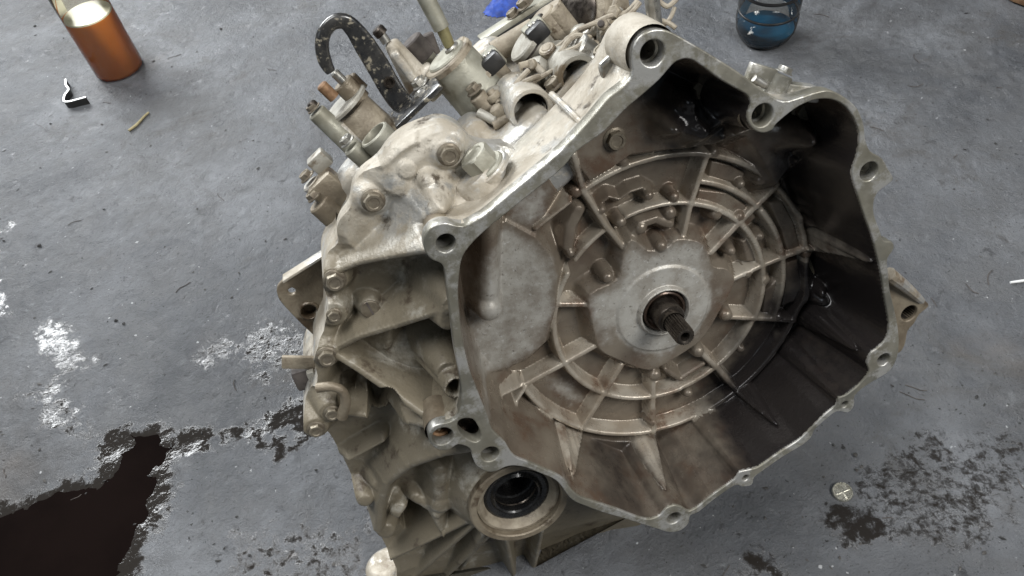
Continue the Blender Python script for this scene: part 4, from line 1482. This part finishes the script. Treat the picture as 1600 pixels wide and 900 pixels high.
# solenoids with black plugs
for dx, dy, w in ((0, 0, -.150), (70, -47, -.158)):
    a, b = at(752 + dx, 116 + dy, w), at(802 + dx, 152 + dy, w)
    d = (a - b) / np.linalg.norm(a - b)
    L = np.linalg.norm(a - b)
    so = gprim("solenoid_body", solid_cyl(b, d, 0.0115, L, 0.0015), M['cast'], rear_o)
    gprim("solenoid_flange", lathe(a - d * 0.002, d, [(0, 0), (0.0165, 0), (0.0165, 0.004), (0.0150, 0.0052), (0, 0.0052)], 28), M['cast'], rear_o)
    gprim("solenoid_neck", solid_cyl(at(765 + dx, 100 + dy, w) - AX * 0.02, AX, 0.0090, 0.024, 0.003), M['cast'], rear_o)
    gprim("plug_housing", box_mesh(at(768 + dx, 95 + dy, w), BX * 0.0090, AX * 0.0075, WX * 0.0085, 0.002), M['green'], rear_o)
    pg = gprim("black_plug", box_mesh(at(770 + dx, 98 + dy, w + 0.010), BX * 0.0082, AX * 0.0068, WX * 0.0060, 0.0026), M['black'], rear_o)
    gprim("strap", lathe(at(760 + dx, 122 + dy, w), d, [(0.0122, 0), (0.0130, 0.0004), (0.0130, 0.004), (0.0122, 0.0044)], 28), M['rubber'], rear_o)
    for k in (-1, 0, 1):
        gprim("plug_tab", box_mesh(at(766 + dx + 7 * k, 86 + dy - 4 * k, w + .006), BX * 0.0010, AX * 0.0028, WX * 0.003, 0.0004), M['steel'], rear_o)
rod("cast_pipe", (772, 82, -.185), (836, 44, -.185), 0.0088, M['cast'])
# oval boss and ring at the back, rail
gprim("oval_boss", merge([solid_cyl(at(846, 20, -.175) - AX * 0.04, AX, 0.0105, 0.04), solid_cyl(at(858, 12, -.175) - AX * 0.04, AX, 0.0105, 0.0398)]), M['cast'], rear_o)
cylA("oval_boss_hole", 841, 24, -.170, 0.0034, 0.002, M['bore'])
gprim("cover_rail", box_mesh((at(752, 64, -.235) + at(866, -10, -.235)) / 2, (at(866, -10, -.235) - at(752, 64, -.235)) / 2, AX * 0.0035, WX * 0.010, 0.0012), M['green'], rear_o)
gprim("rail_gasket", box_mesh((at(756, 70, -.232) + at(870, -4, -.232)) / 2, (at(870, -4, -.232) - at(756, 70, -.232)) / 2, AX * 0.0022, WX * 0.008, 0.0008), M['black'], rear_o)
bolt(822, 8, -.225, AX, 1.0, rear_o, name="rail_bolt")
bolt(803, 24, -.232, AX, 0.8, rear_o, name="rail_bolt")
gprim("filter_ring", lathe(at(905, 18, -.205), np.array([-0.75, 0.35, 0.45]), [(0.030, -0.03), (0.032, 0.0), (0.031, 0.004), (0.026, 0.006), (0.021, 0.005), (0.019, -0.004), (0, -0.004)], 40), M['cast'], rear_o)
gprim("filter_core", lathe(at(907, 19, -.200), np.array([-0.75, 0.35, 0.45]), [(0.020, -0.01), (0.020, 0.004), (0.017, 0.006), (0, 0.006)], 32), M['dark_steel'], rear_o)
# front bores of the valve body
for x, y, w, r, ri in ((904, 119, -.092, .0158, .0112), (831, 174, -.082, .0168, .0126)):
    gprim("valve_bore", tube_cyl(at(x, y, w) - WX * 0.05, WX, r, ri, 0.05, 0.035), M['cast'], rear_o)
    gprim("bore_liner", lathe(at(x, y, w), WX, [(ri * .99, -0.003), (ri * .96, -0.034), (0, -0.034)], 28), M['bore'], rear_o)
gprim("valve_web", box_mesh(at(868, 148, -.100), BX * 0.045, AX * 0.004, WX * 0.012, 0.002), M['cast'], rear_o)
gprim("valve_web", box_mesh(at(890, 135, -.112) - AX * 0.012, BX * 0.05, AX * 0.016, WX * 0.010, 0.003), M['cast_brown'], rear_o)
for x, y, w, s in ((742, 142, -.120, .8), (867, 135, -.098, .95), (945, 84, -.090, 1.0), (775, 185, -.105, .75)):
    cylA("bolt_column", x + 2, y + 6, w, 0.0085 * s, 0.035, M['cast'])
    bolt(x, y, w, AX, s, rear_o, name="deck_bolt")
# shiny accumulator and clutter of unions
rod("accumulator", (925, 96, -.115), (898, 74, -.115), 0.0125, M['steel'])
gprim("accumulator_plate", box_mesh(at(925, 100, -.108), BX * 0.017, AX * 0.002, WX * 0.010, 0.001), M['cast'], rear_o)
for x, y, w, r in ((838, 103, -.125, .0088), (868, 118, -.112, .0092), (772, 148, -.125, .0085), (796, 166, -.110, .0098), (905, 52, -.150, .009), (935, 62, -.140, .011), (776, 172, -.105, .006), (890, 66, -.145, .007)):
    gprim("union_fitting", lathe(at(x, y, w) - AX * r * 1.6, AX, [(0, 0), (r * 0.8, 0), (r * 0.8, r * 0.8), (r, r * 0.9), (r, r * 1.5), (r * 0.8, r * 2.0), (r * 0.4, r * 2.25), (0, r * 2.3)], 20), M['cast'], rear_o)
for a, b, r in (((832, 98, -.118), (850, 116, -.112), .0028), ((766, 142, -.118), (780, 162, -.112), .0030), ((748, 176, -.11), (775, 190, -.10), .0036), ((770, 196, -.10), (800, 182, -.10), .0040), ((812, 105, -.12), (830, 100, -.12), .0034),
                ((814, 112, -.12), (832, 106, -.12), .0030)):
    rod("union_stem", a, b, r, M['cast'])
for pts, r, w in (([(800, 148), (806, 132), (818, 118), (826, 110)], .0022, -.108), ([(804, 150), (824, 134), (846, 120), (868, 108), (894, 90)], .0019, -.104),
                  ([(818, 128), (832, 122), (842, 119)], .0019, -.102), ([(868, 100), (876, 82), (886, 66), (900, 56), (916, 58)], .0022, -.118),
                  ([(866, 78), (884, 64), (904, 48), (930, 36), (952, 26), (978, 20), (996, 2)], .0022, -.130), ([(906, 46), (926, 38), (944, 34)], .0018, -.128),
                  ([(938, 52), (946, 38), (956, 22), (964, -8)], .0021, -.130), ([(962, 40), (974, 30), (988, 18), (1000, 4)], .0019, -.120),
                  ([(880, 82), (900, 74), (914, 64)], .0018, -.112), ([(1030, 2), (1042, 10), (1052, 4), (1062, -8)], .0018, -.10), ([(940, 52), (946, 46), (952, 43)], .0018, -.116),
                  ([(982, 34), (996, 28), (1012, 30), (1040, 34), (1056, 44)], .0018, -.09), ([(1030, 46), (1046, 30), (1054, 12)], .0016, -.10)):
    gprim("wire", pipe([at(x, y, w + 0.003 * math.sin(i * 1.7)) for i, (x, y) in enumerate(pts)], r, 8, 5), M['wire'], rear_o)
rw = random.Random(12)
for k in range(34):
    x, y = rw.uniform(770, 990), 0
    y = 150 - (x - 790) * 0.62 + rw.uniform(-26, 22)
    w = rw.uniform(-.14, -.115)
    a = at(x, y, w)
    d = AX * rw.uniform(-.3, 1) + BX * rw.uniform(-1, 1) + WX * rw.uniform(-.2, .6)
    d /= np.linalg.norm(d)
    L_ = rw.uniform(.010, .024)
    r = rw.uniform(.0018, .0040)
    gprim("union_stem", solid_cyl(a - d * L_ / 2, d, r, L_, 0.0006, None, 14), (M['cast'], M['cast2'], M['steel'], M['rubber'], M['bolt'])[k % 5], rear_o)
    if k % 2 == 0:
        gprim("union_fitting", lathe(a + d * L_ * 0.2, d, [(0, 0), (r * 1.5, 0), (r * 1.7, r * .3), (r * 1.7, r * 1.3), (r * 1.4, r * 1.6), (0, r * 1.6)], 6 if k % 4 else 16), M['cast'], rear_o)
# parts beside the top flange ear
c_, r_ = hole_uv(1020, 83, 18.5)
gprim("ear_barrel", lathe(c_, WX, [(r_ + .0085, -0.003), (r_ + .0095, -0.012), (r_ + .0100, -0.036), (r_ + .007, -0.042), (r_ * 1.01, -0.042)], 36), M['cast'], bell)
gpart("guard_plate", extrude_poly(smooth_loop(ats([(938, 100), (950, 90), (968, 79), (974, 82), (974, 110), (968, 128), (953, 143), (944, 128), (937, 112)], -.036)[:, :2], 3), 0.006, 0.0012), M['pale'], rear_o,
      Matrix.Translation((0, 0, -0.033)))
gprim("guard_edge", pipe([at(939, 103, -.033), at(952, 91, -.033), at(970, 79, -.033)], 0.0022, 8), M['steel'], rear_o)
rod("dowel_pin", (1024, 44, -.055), (1017, -16, -.055), 0.0050, M['steel'])
gprim("slab_rib", pipe([at(862, 148, -.066), at(884, 168, -.040), at(910, 194, -.010)], 0.0026, 10), M['cast'], bell)
# filler plug on its neck
gprim("plug_neck", solid_cyl(at(768, 300, -.045) - AX * 0.004, AX, 0.021, 0.024, 0.002, 0.0165), M['cast'], case)
gprim("plug_collar", solid_cyl(at(766, 268, -.044), AX, 0.0168, 0.004, 0.001), M['cast'], case)
gpart("filler_plug", hex_bolt_mesh("filler_plug", 0.0205, 0.0145, 0.003, 0.0150), M['green'], case, axis_matrix(at(765, 268, -.044) + AX * 0.003, AX, 1.0, 0.3))
# bleed fitting on the right of the top edge
rod("bleed_barrel", (1204, 152, -.022), (1222, 116, -.022), 0.0085, M['flange'], 0.0080, bell)
gpart("bleed_cap", HEXS, None, bell, axis_matrix(at(1224, 114, -.022), at(1230, 100, -.022) - at(1222, 116, -.022), 0.72, 0.2))
gprim("wire_clip", box_mesh(at(1188, 118, -.022), UX * 0.009 - VX * 0.005, VX * 0.006 + UX * 0.003, WX * 0.003, 0.001), M['flange'], bell)
rod("clip_pin", (1178, 122, -.016), (1196, 134, -.016), 0.0024, M['steel'], None, bell)
gprim("edge_lug", box_mesh(at(1240, 142, -.022), UX * 0.016 - VX * 0.006, VX * 0.006, WX * 0.006, 0.002), M['flange'], bell)
# ear on the right side
EAR = smooth_loop(ats([(1380, 425), (1392, 428), (1410, 444), (1428, 462), (1443, 468), (1446, 476), (1432, 488), (1424, 502), (1414, 514), (1410, 534), (1400, 548), (1380, 540)], -.03)[:, :2], 3)
eh, er = at(1416, 486, -.03), 0.0075
gpart("side_ear", extrude_poly(EAR, 0.016, 0.0012, [circle_uv(eh, er)]), M['cast_brown'], bell, Matrix.Translation((0, 0, -0.026)))
gprim("ear_bore", lathe(eh, WX, [(er, 0.001), (er, -0.02), (0, -0.02)], 24), M['bore'], bell)
gprim("ear_web", pipe([at(1388, 428, -.020), at(1412, 446, -.022), at(1440, 470, -.026)], [0.006, 0.005, 0.003], 10), M['cast'], bell)
# bracket plate and connector sticking out on the left
BR = smooth_loop(ats([(520, 386), (498, 398), (470, 412), (440, 438), (433, 448), (434, 460), (444, 476), (488, 520), (520, 540)], -.125)[:, :2], 3)
b1, b2 = at(456, 453, -.125), at(483, 485, -.125)
br = gpart("mounting_bracket", extrude_poly(BR, 0.0045, 0.001, [circle_uv(b1, 0.0030), circle_uv(b2, 0.0062)]), M['cast_brown'], rear_o, Matrix.Translation((0, 0, -0.1225)))
gprim("bracket_ledge", box_mesh((at(442, 436, -.118) + at(505, 396, -.118)) / 2, (at(505, 396, -.118) - at(442, 436, -.118)) / 2, VX * 0.0012, WX * 0.006, 0.0006), M['cast'], rear_o)
gprim("bracket_boss", tube_cyl(at(483, 485, -.122) - WX * 0.012, WX, 0.0085, 0.0062, 0.014, 0.012), M['cast_brown'], rear_o)
gprim("connector_tongue", box_mesh(at(469, 566, -.105), UX * 0.0135 - VX * 0.0055, VX * 0.0055 + UX * 0.002, WX * 0.002, 0.001), M['cast'], rear_o)
gprim("connector_shell", box_mesh(at(478, 586, -.112), UX * 0.010, VX * 0.010, WX * 0.008, 0.003), M['rubber'], rear_o)
gprim("connector_clip", box_mesh(at(488, 590, -.098), UX * 0.003, VX * 0.007, WX * 0.003, 0.0008), M['cast'], rear_o)
gprim("hose_clip", pipe([at(496, 606, -.062), at(520, 604, -.058), at(536, 612, -.058), at(540, 630, -.060), at(534, 650, -.064)], [0.004, 0.0038, 0.0036, 0.0042, 0.005], 12), M['cast_brown'], case)
gpart("lower_casting", blend_cast("lower_casting", [solid_cyl(at(612, 900, -.150) - VX * 0.01, VX, 0.024, 0.035, 0.006), solid_cyl(at(640, 905, -.145) - VX * 0.02, VX, 0.012, 0.035, 0.004),
                                                      box_mesh(at(615, 920, -.155), UX * 0.026, VX * 0.02, WX * 0.02, 0.005)], 0.0015, 8), M['cast'], rear_o)

# ------------------------------------------------------------------ things on the floor
def lathe_obj(name, profile, m, parent=None, loc=None, seg=48, angle=40):
    o = link(name, mesh_from(name, *lathe(np.zeros(3), WX, profile, seg), angle), m, parent)
    if loc is not None:
        o.location = loc
    return o


def empty(name, loc, label, cat, group=None):
    o = bpy.data.objects.new(name, None)
    COL.objects.link(o)
    o.empty_display_size = 0.03
    o.location = loc
    return tag(o, label, cat, group)


def clear_plastic(name, tint, body, fac_body, rough=0.08):
    m = bpy.data.materials.new(name)
    m.use_nodes = True
    N, L = m.node_tree.nodes, m.node_tree.links
    out = N["Material Output"]
    N.remove(N["Principled BSDF"])
    tr = N.new("ShaderNodeBsdfTransparent")
    tr.inputs[0].default_value = tint
    df = N.new("ShaderNodeBsdfDiffuse")
    df.inputs[0].default_value = body
    gl = N.new("ShaderNodeBsdfGlossy")
    gl.inputs["Roughness"].default_value = rough
    fr = N.new("ShaderNodeFresnel")
    fr.inputs[0].default_value = 1.42
    m1, m2 = N.new("ShaderNodeMixShader"), N.new("ShaderNodeMixShader")
    m1.inputs[0].default_value = fac_body
    L.new(tr.outputs[0], m1.inputs[1])
    L.new(df.outputs[0], m1.inputs[2])
    L.new(fr.outputs[0], m2.inputs[0])
    L.new(m1.outputs[0], m2.inputs[1])
    L.new(gl.outputs[0], m2.inputs[2])
    L.new(m2.outputs[0], out.inputs[0])
    return m


def liquid(name, c1, c2, rough=0.1, trans=0.3):
    m = mat(name, c1, c2, rough=rough, scale=14, rvar=0.02, contrast=0.3)
    b = m.node_tree.nodes["Principled BSDF"]
    N, L = m.node_tree.nodes, m.node_tree.links
    tl = N.new("ShaderNodeBsdfTranslucent")
    tl.inputs[0].default_value = c1
    mx = N.new("ShaderNodeMixShader")
    mx.inputs[0].default_value = trans
    L.new(b.outputs[0], mx.inputs[1])
    L.new(tl.outputs[0], mx.inputs[2])
    L.new(mx.outputs[0], N["Material Output"].inputs[0])
    return m


M['bottle'] = clear_plastic("milky_clear_plastic", (0.96, 0.95, 0.90, 1), (0.80, 0.66, 0.40, 1), 0.07)
M['glass'] = clear_plastic("scuffed_clear_jar", (0.80, 0.80, 0.78, 1), (0.35, 0.34, 0.32, 1), 0.06, 0.05)
M['orange_oil'] = liquid("amber_red_fluid", (0.95, 0.33, 0.03, 1), (0.85, 0.25, 0.02, 1))
M['cream_top'] = mat("pale_cream_top", (0.82, 0.79, 0.62, 1), (0.74, 0.71, 0.55, 1), rough=0.35, scale=40, coat=0.3)
M['blue_fluid'] = liquid("deep_blue_fluid", (0.004, 0.065, 0.15, 1), (0.003, 0.10, 0.19, 1), 0.06, 0.1)

p = flr(188, 108)
z0 = floor_z(p[0], p[1])
bot = empty("plastic_bottle", (p[0], p[1], z0), "clear plastic bottle half full of orange fluid standing on the floor", "bottle")
# height of the fluid: where the bottle axis reaches its level in the picture


def height_at(base, py):
    lo, hi = 0.0, 0.4
    for _ in range(40):
        h = (lo + hi) / 2
        c = RW.T @ (np.array([base[0], base[1], base[2] + h]) - CAM)
        if c[1] / c[2] * FPX + 450 > py:
            lo = h
        else:
            hi = h
    return lo


hl = height_at([p[0], p[1], z0], 22)
rb = 0.0455
lathe_obj("fluid", [(0, 0.0022), (rb - .006, 0.0022), (rb - .0022, 0.006), (rb - .0020, hl - 0.0006), (0, hl - 0.0006)], M['orange_oil'], bot)
lathe_obj("cream_top", [(0, hl - 0.0004), (rb - .0020, hl - 0.0004), (rb - .0030, hl + 0.0022), (0, hl + 0.0026)], M['cream_top'], bot)  # pale disc capping the fluid
bb = lathe_obj("shell", [(0, 0.0), (rb - .008, 0.0), (rb - .002, 0.0018), (rb, 0.006), (rb, hl + 0.05), (rb - .004, hl + 0.065), (rb - .018, hl + 0.095), (0.0145, hl + 0.115),
                         (0.0140, hl + 0.13), (0.0155, hl + 0.131), (0.0155, hl + 0.134), (0.0138, hl + 0.135), (0.0138, hl + 0.15)], M['bottle'], bot)
lathe_obj("cap", [(0.0155, hl + 0.136), (0.0160, hl + 0.138), (0.0160, hl + 0.152), (0.0150, hl + 0.154), (0, hl + 0.154)], M['black'], bot)

p = flr(1193, 60)
z0 = floor_z(p[0], p[1])
jar = empty("clear_jar", (p[0], p[1], z0), "ribbed clear jar with dark blue fluid in its bottom behind the transmission", "jar")
s = 0.001
lathe_obj("fluid", [(0, .003), (.034, .003), (.040, .006), (.0465, .018), (.0475, .023), (0, .023)], M['blue_fluid'], jar)
lathe_obj("shell", [(0, 0), (.034, 0), (.040, .002), (.0445, .009), (.0500, .022), (.0515, .036), (.0515, .050), (.0495, .054), (.0495, .058), (.0515, .062), (.0515, .085), (.0495, .089), (.0495, .094),
                    (.0515, .098), (.0515, .125), (.046, .136), (.036, .142), (.036, .158)], M['glass'], jar)
lathe_obj("rib_band", [(.0488, .0535), (.0500, .0545), (.0500, .0575), (.0488, .0585)], M['black'], jar)
lathe_obj("rib_band", [(.0488, .0885), (.0500, .0900), (.0500, .0930), (.0488, .0945)], M['black'], jar)
lathe_obj("lid", [(.037, .146), (.038, .147), (.038, .160), (.037, .162), (0, .162)], M['green'], jar)

# bent strip of black steel with bare edges
def floor_pts(px, dz=0.0):
    out = []
    for q in px:
        a = flr(*q)
        out.append(np.array([a[0], a[1], floor_z(a[0], a[1]) + dz]))
    return out


M['bare_edge'] = mat("bare_bright_edge", (0.70, 0.71, 0.70, 1), (0.58, 0.58, 0.56, 1), rough=0.35, metal=0.5)
sp_ = floor_pts([(109, 134), (110, 143), (114, 150), (108, 159), (107, 168), (114, 169), (126, 166), (141, 162)])
spath = smooth_loop(np.array(sp_), 4, closed=False)
zb = min(q[2] for q in sp_)
ctr = spath.mean(0)
strip = empty("bent_metal_strip", (ctr[0], ctr[1], zb), "small bent black metal strip lying near the orange bottle", "strip")


def ribbon(path, z0_, z1_, th):
    V, Fc = [], []
    for i, q in enumerate(path):
        t = path[min(i + 1, len(path) - 1)] - path[max(i - 1, 0)]
        t[2] = 0
        t /= np.linalg.norm(t)
        n = np.array([-t[1], t[0], 0])
        for a, zz in ((-1, z0_), (1, z0_), (1, z1_), (-1, z1_)):
            V.append(np.array([q[0] - ctr[0], q[1] - ctr[1], 0]) + n * a * th + np.array([0, 0, zz]))
    m = len(path)
    for i in range(m - 1):
        for k in range(4):
            Fc.append((i * 4 + k, i * 4 + (k + 1) % 4, (i + 1) * 4 + (k + 1) % 4, (i + 1) * 4 + k))
    Fc += [(0, 1, 2, 3), tuple((m - 1) * 4 + k for k in range(4))]
    return V, Fc


link("strip_face", mesh_from("strip_face", *ribbon(spath, -0.002, 0.0135, 0.0011)), M['black'], strip)
link("strip_edge", mesh_from("strip_edge", *ribbon(spath, 0.0136, 0.0150, 0.0016)), M['bare_edge'], strip)

# straw, white stick
M['straw'] = mat("dry_straw", (0.42, 0.36, 0.20, 1), (0.28, 0.23, 0.12, 1), rough=0.7, scale=200)
M['white_stick'] = mat("white_plastic", (0.75, 0.75, 0.74, 1), (0.65, 0.65, 0.64, 1), rough=0.5)


def stick(name, pa, pb, r, m, label, cat, bend=0.002):
    a, b = flr(*pa), flr(*pb)
    n = 5
    pts = []
    for k in range(n):
        q = a + (b - a) * k / (n - 1)
        pts.append(np.array([q[0] + bend * math.sin(k * 1.3), q[1], max(floor_z(q[0], q[1]), 0) + r * 1.1]))
    c = np.mean(pts, 0)
    o = link(name, mesh_from(name, *pipe([q - c for q in pts], [r, r * 1.15, r, r * 0.95, r * 0.8], 8, 3)), m)
    o.location = c
    return tag(o, label, cat)


stick("straw", (203, 207), (236, 179), 0.0022, M['straw'], "short dry straw stalk on the floor below the orange bottle", "straw")
stick("white_stick", (1577, 444), (1628, 437), 0.0016, M['white_stick'], "thin white stick at the right edge of the floor", "stick")

# stamped round cap
p = flr(1316, 769)
z0 = floor_z(p[0], p[1])
M['brass'] = mat("dull_silver_cap", (0.62, 0.60, 0.52, 1), (0.45, 0.43, 0.36, 1), rough=0.32, metal=0.75, scale=220)
disc_ = empty("round_metal_cap", (p[0], p[1], z0 + 0.0004), "small round silver metal cap with a stamped cross on the floor", "cap")
disc_.rotation_euler = (0.05, -0.06, 0.2)
disc_.scale = (0.88, 0.88, 1.0)
lathe_obj("cap_disc", [(0, 0), (.0118, 0), (.0122, .0006), (.0122, .0028), (.0116, .0036), (.0104, .0036), (.0098, .0026), (0, .0024)], M['brass'], disc_)
for k in range(2):
    d = np.array([math.cos(k * 1.571), math.sin(k * 1.571), 0.0])
    n = np.array([-d[1], d[0], 0.0])
    link("cross_bar", mesh_from("cross_bar", *box_mesh(np.array([0, 0, .00255 + .00015 * k]), d * .0094, n * .0011, WX * .0006, .0003)), M['brass'], disc_)

# blue cloth and rusty sheet at the top edge
M['blue'] = mat("blue_cloth", (0.012, 0.06, 0.36, 1), (0.006, 0.03, 0.18, 1), rough=0.7, scale=60, bump=0.4)
pc = flr(842, -20)
n = 40
g = np.linspace(-1, 1, n)
GU, GV = np.meshgrid(g, g, indexing='ij')
rr = np.clip(1 - np.hypot(GU, GV), 0, 1)
hz = np.sqrt(rr) * (0.03 + 0.05 * np.abs(fbm(GU * 2.2 + 5, GV * 2.2, 91, 3)))
ang = np.arctan2(GV, GU)
k_ = 0.11 * (1 + 0.25 * np.sin(3 * ang + 1) + 0.12 * np.sin(7 * ang))
co = np.c_[(GU * k_ * 1.2).ravel(), (GV * k_ * 0.8).ravel(), hz.ravel()]
ii = np.arange(n * n).reshape(n, n)
ff = np.stack([ii[:-1, :-1], ii[1:, :-1], ii[1:, 1:], ii[:-1, 1:]], -1).reshape(-1, 4)
ff = ff[(rr.ravel()[ff] > 0).any(1)]
cl = link("blue_cloth", grid_mesh("blue_cloth", co, ff), M['blue'])
cl.location = (pc[0], pc[1], 0.001)
tag(cl, "crumpled blue cloth on the floor behind the transmission", "cloth")
M['sheet'] = mat("rust_edged_sheet", (0.42, 0.40, 0.40, 1), (0.33, 0.31, 0.30, 1), rough=0.6, scale=30, bump=0.3)
q = poly_floor([(1562, -8), (1578, 4), (1605, 14), (1680, 20), (1680, -60), (1580, -60)])
cq = q.mean(0)
sh = empty("scrap_sheet", (cq[0], cq[1], 0.0), "pale scrap sheet with a rusty edge poking in at the upper right corner", "sheet")
ms = extrude_poly(q - cq, 0.004, 0.0006)
link("sheet_face", ms, M['sheet'], sh, Matrix.Translation((0, 0, 0.020)))
ms2 = extrude_poly((q - cq) * 0.99, 0.013, 0.0006)
link("sheet_edge", ms2, M['rust'], sh, Matrix.Translation((0, 0, 0.0155)))

# grit and fibres nobody could count
V_, F_ = [], []
spots = [flr(x, y)[:2] for x, y in [(63, 386), (145, 453), (1336, 711), (1338, 735), (1317, 700), (1302, 696), (1536, 866), (240, 96), (183, 503), (195, 508), (1345, 730), (345, 45), (80, 195), (55, 42), (160, 196)]]
spots += [flr(random.uniform(0, 1600), random.uniform(0, 900))[:2] for _ in range(420)]
for i, (x, y) in enumerate(spots):
    r = random.uniform(0.0022, 0.0036) if i < 15 else random.choice((0.0007, 0.0009, 0.0012, 0.0018))
    c = np.array([x, y, floor_z(x, y) + r * 0.2])
    el = random.uniform(1, 2.6) if i > 15 else 1.2
    th = random.uniform(0, 3.14)
    n0 = len(V_)
    for d in ((1, 0, 0), (-1, 0, 0), (0, 1, 0), (0, -1, 0), (0, 0, 1), (0, 0, -1), (.6, .6, .5), (-.6, .5, .5), (.5, -.6, .6), (-.6, -.6, .4)):
        v = np.array(d, float) * random.uniform(0.7, 1.1) * r
        v[0] *= el
        V_.append(c + np.array([v[0] * math.cos(th) - v[1] * math.sin(th), v[0] * math.sin(th) + v[1] * math.cos(th), v[2] * 0.7]))
    F_ += [tuple(n0 + k for k in t) for t in ((0, 2, 6), (2, 4, 6), (4, 0, 6), (1, 4, 7), (4, 2, 7), (2, 1, 7), (0, 4, 8), (4, 3, 8), (3, 0, 8), (1, 3, 9), (3, 4, 9), (4, 1, 9), (0, 5, 2), (2, 5, 1), (1, 5, 3), (3, 5, 0))]
M['grit'] = mat("dark_grit", (0.02, 0.019, 0.018, 1), (0.07, 0.065, 0.06, 1), rough=0.6, scale=3.0, contrast=0.02)
tag(link("floor_grit", mesh_from("floor_grit", V_, F_, 20), M['grit']), "dark grit scattered over the concrete floor", "grit", kind="stuff")
V_, F_ = [], []
for i in range(60):
    a = flr(random.uniform(0, 1600), random.uniform(0, 900))
    th, L = random.uniform(0, 6.28), random.uniform(0.008, 0.03)
    pts = []
    for k in range(4):
        th += random.uniform(-0.6, 0.6)
        a = a + np.array([math.cos(th), math.sin(th), 0]) * L / 3
        pts.append(np.array([a[0], a[1], floor_z(a[0], a[1]) + 0.0006]))
    v, f = pipe(pts, 0.0005, 5, 3)
    n0 = len(V_)
    V_ += v
    F_ += [tuple(q + n0 for q in t) for t in f]
tag(link("floor_fibres", mesh_from("floor_fibres", V_, F_, 40), M['rubber']), "dark fibres and shavings scattered over the floor", "fibres", kind="stuff")
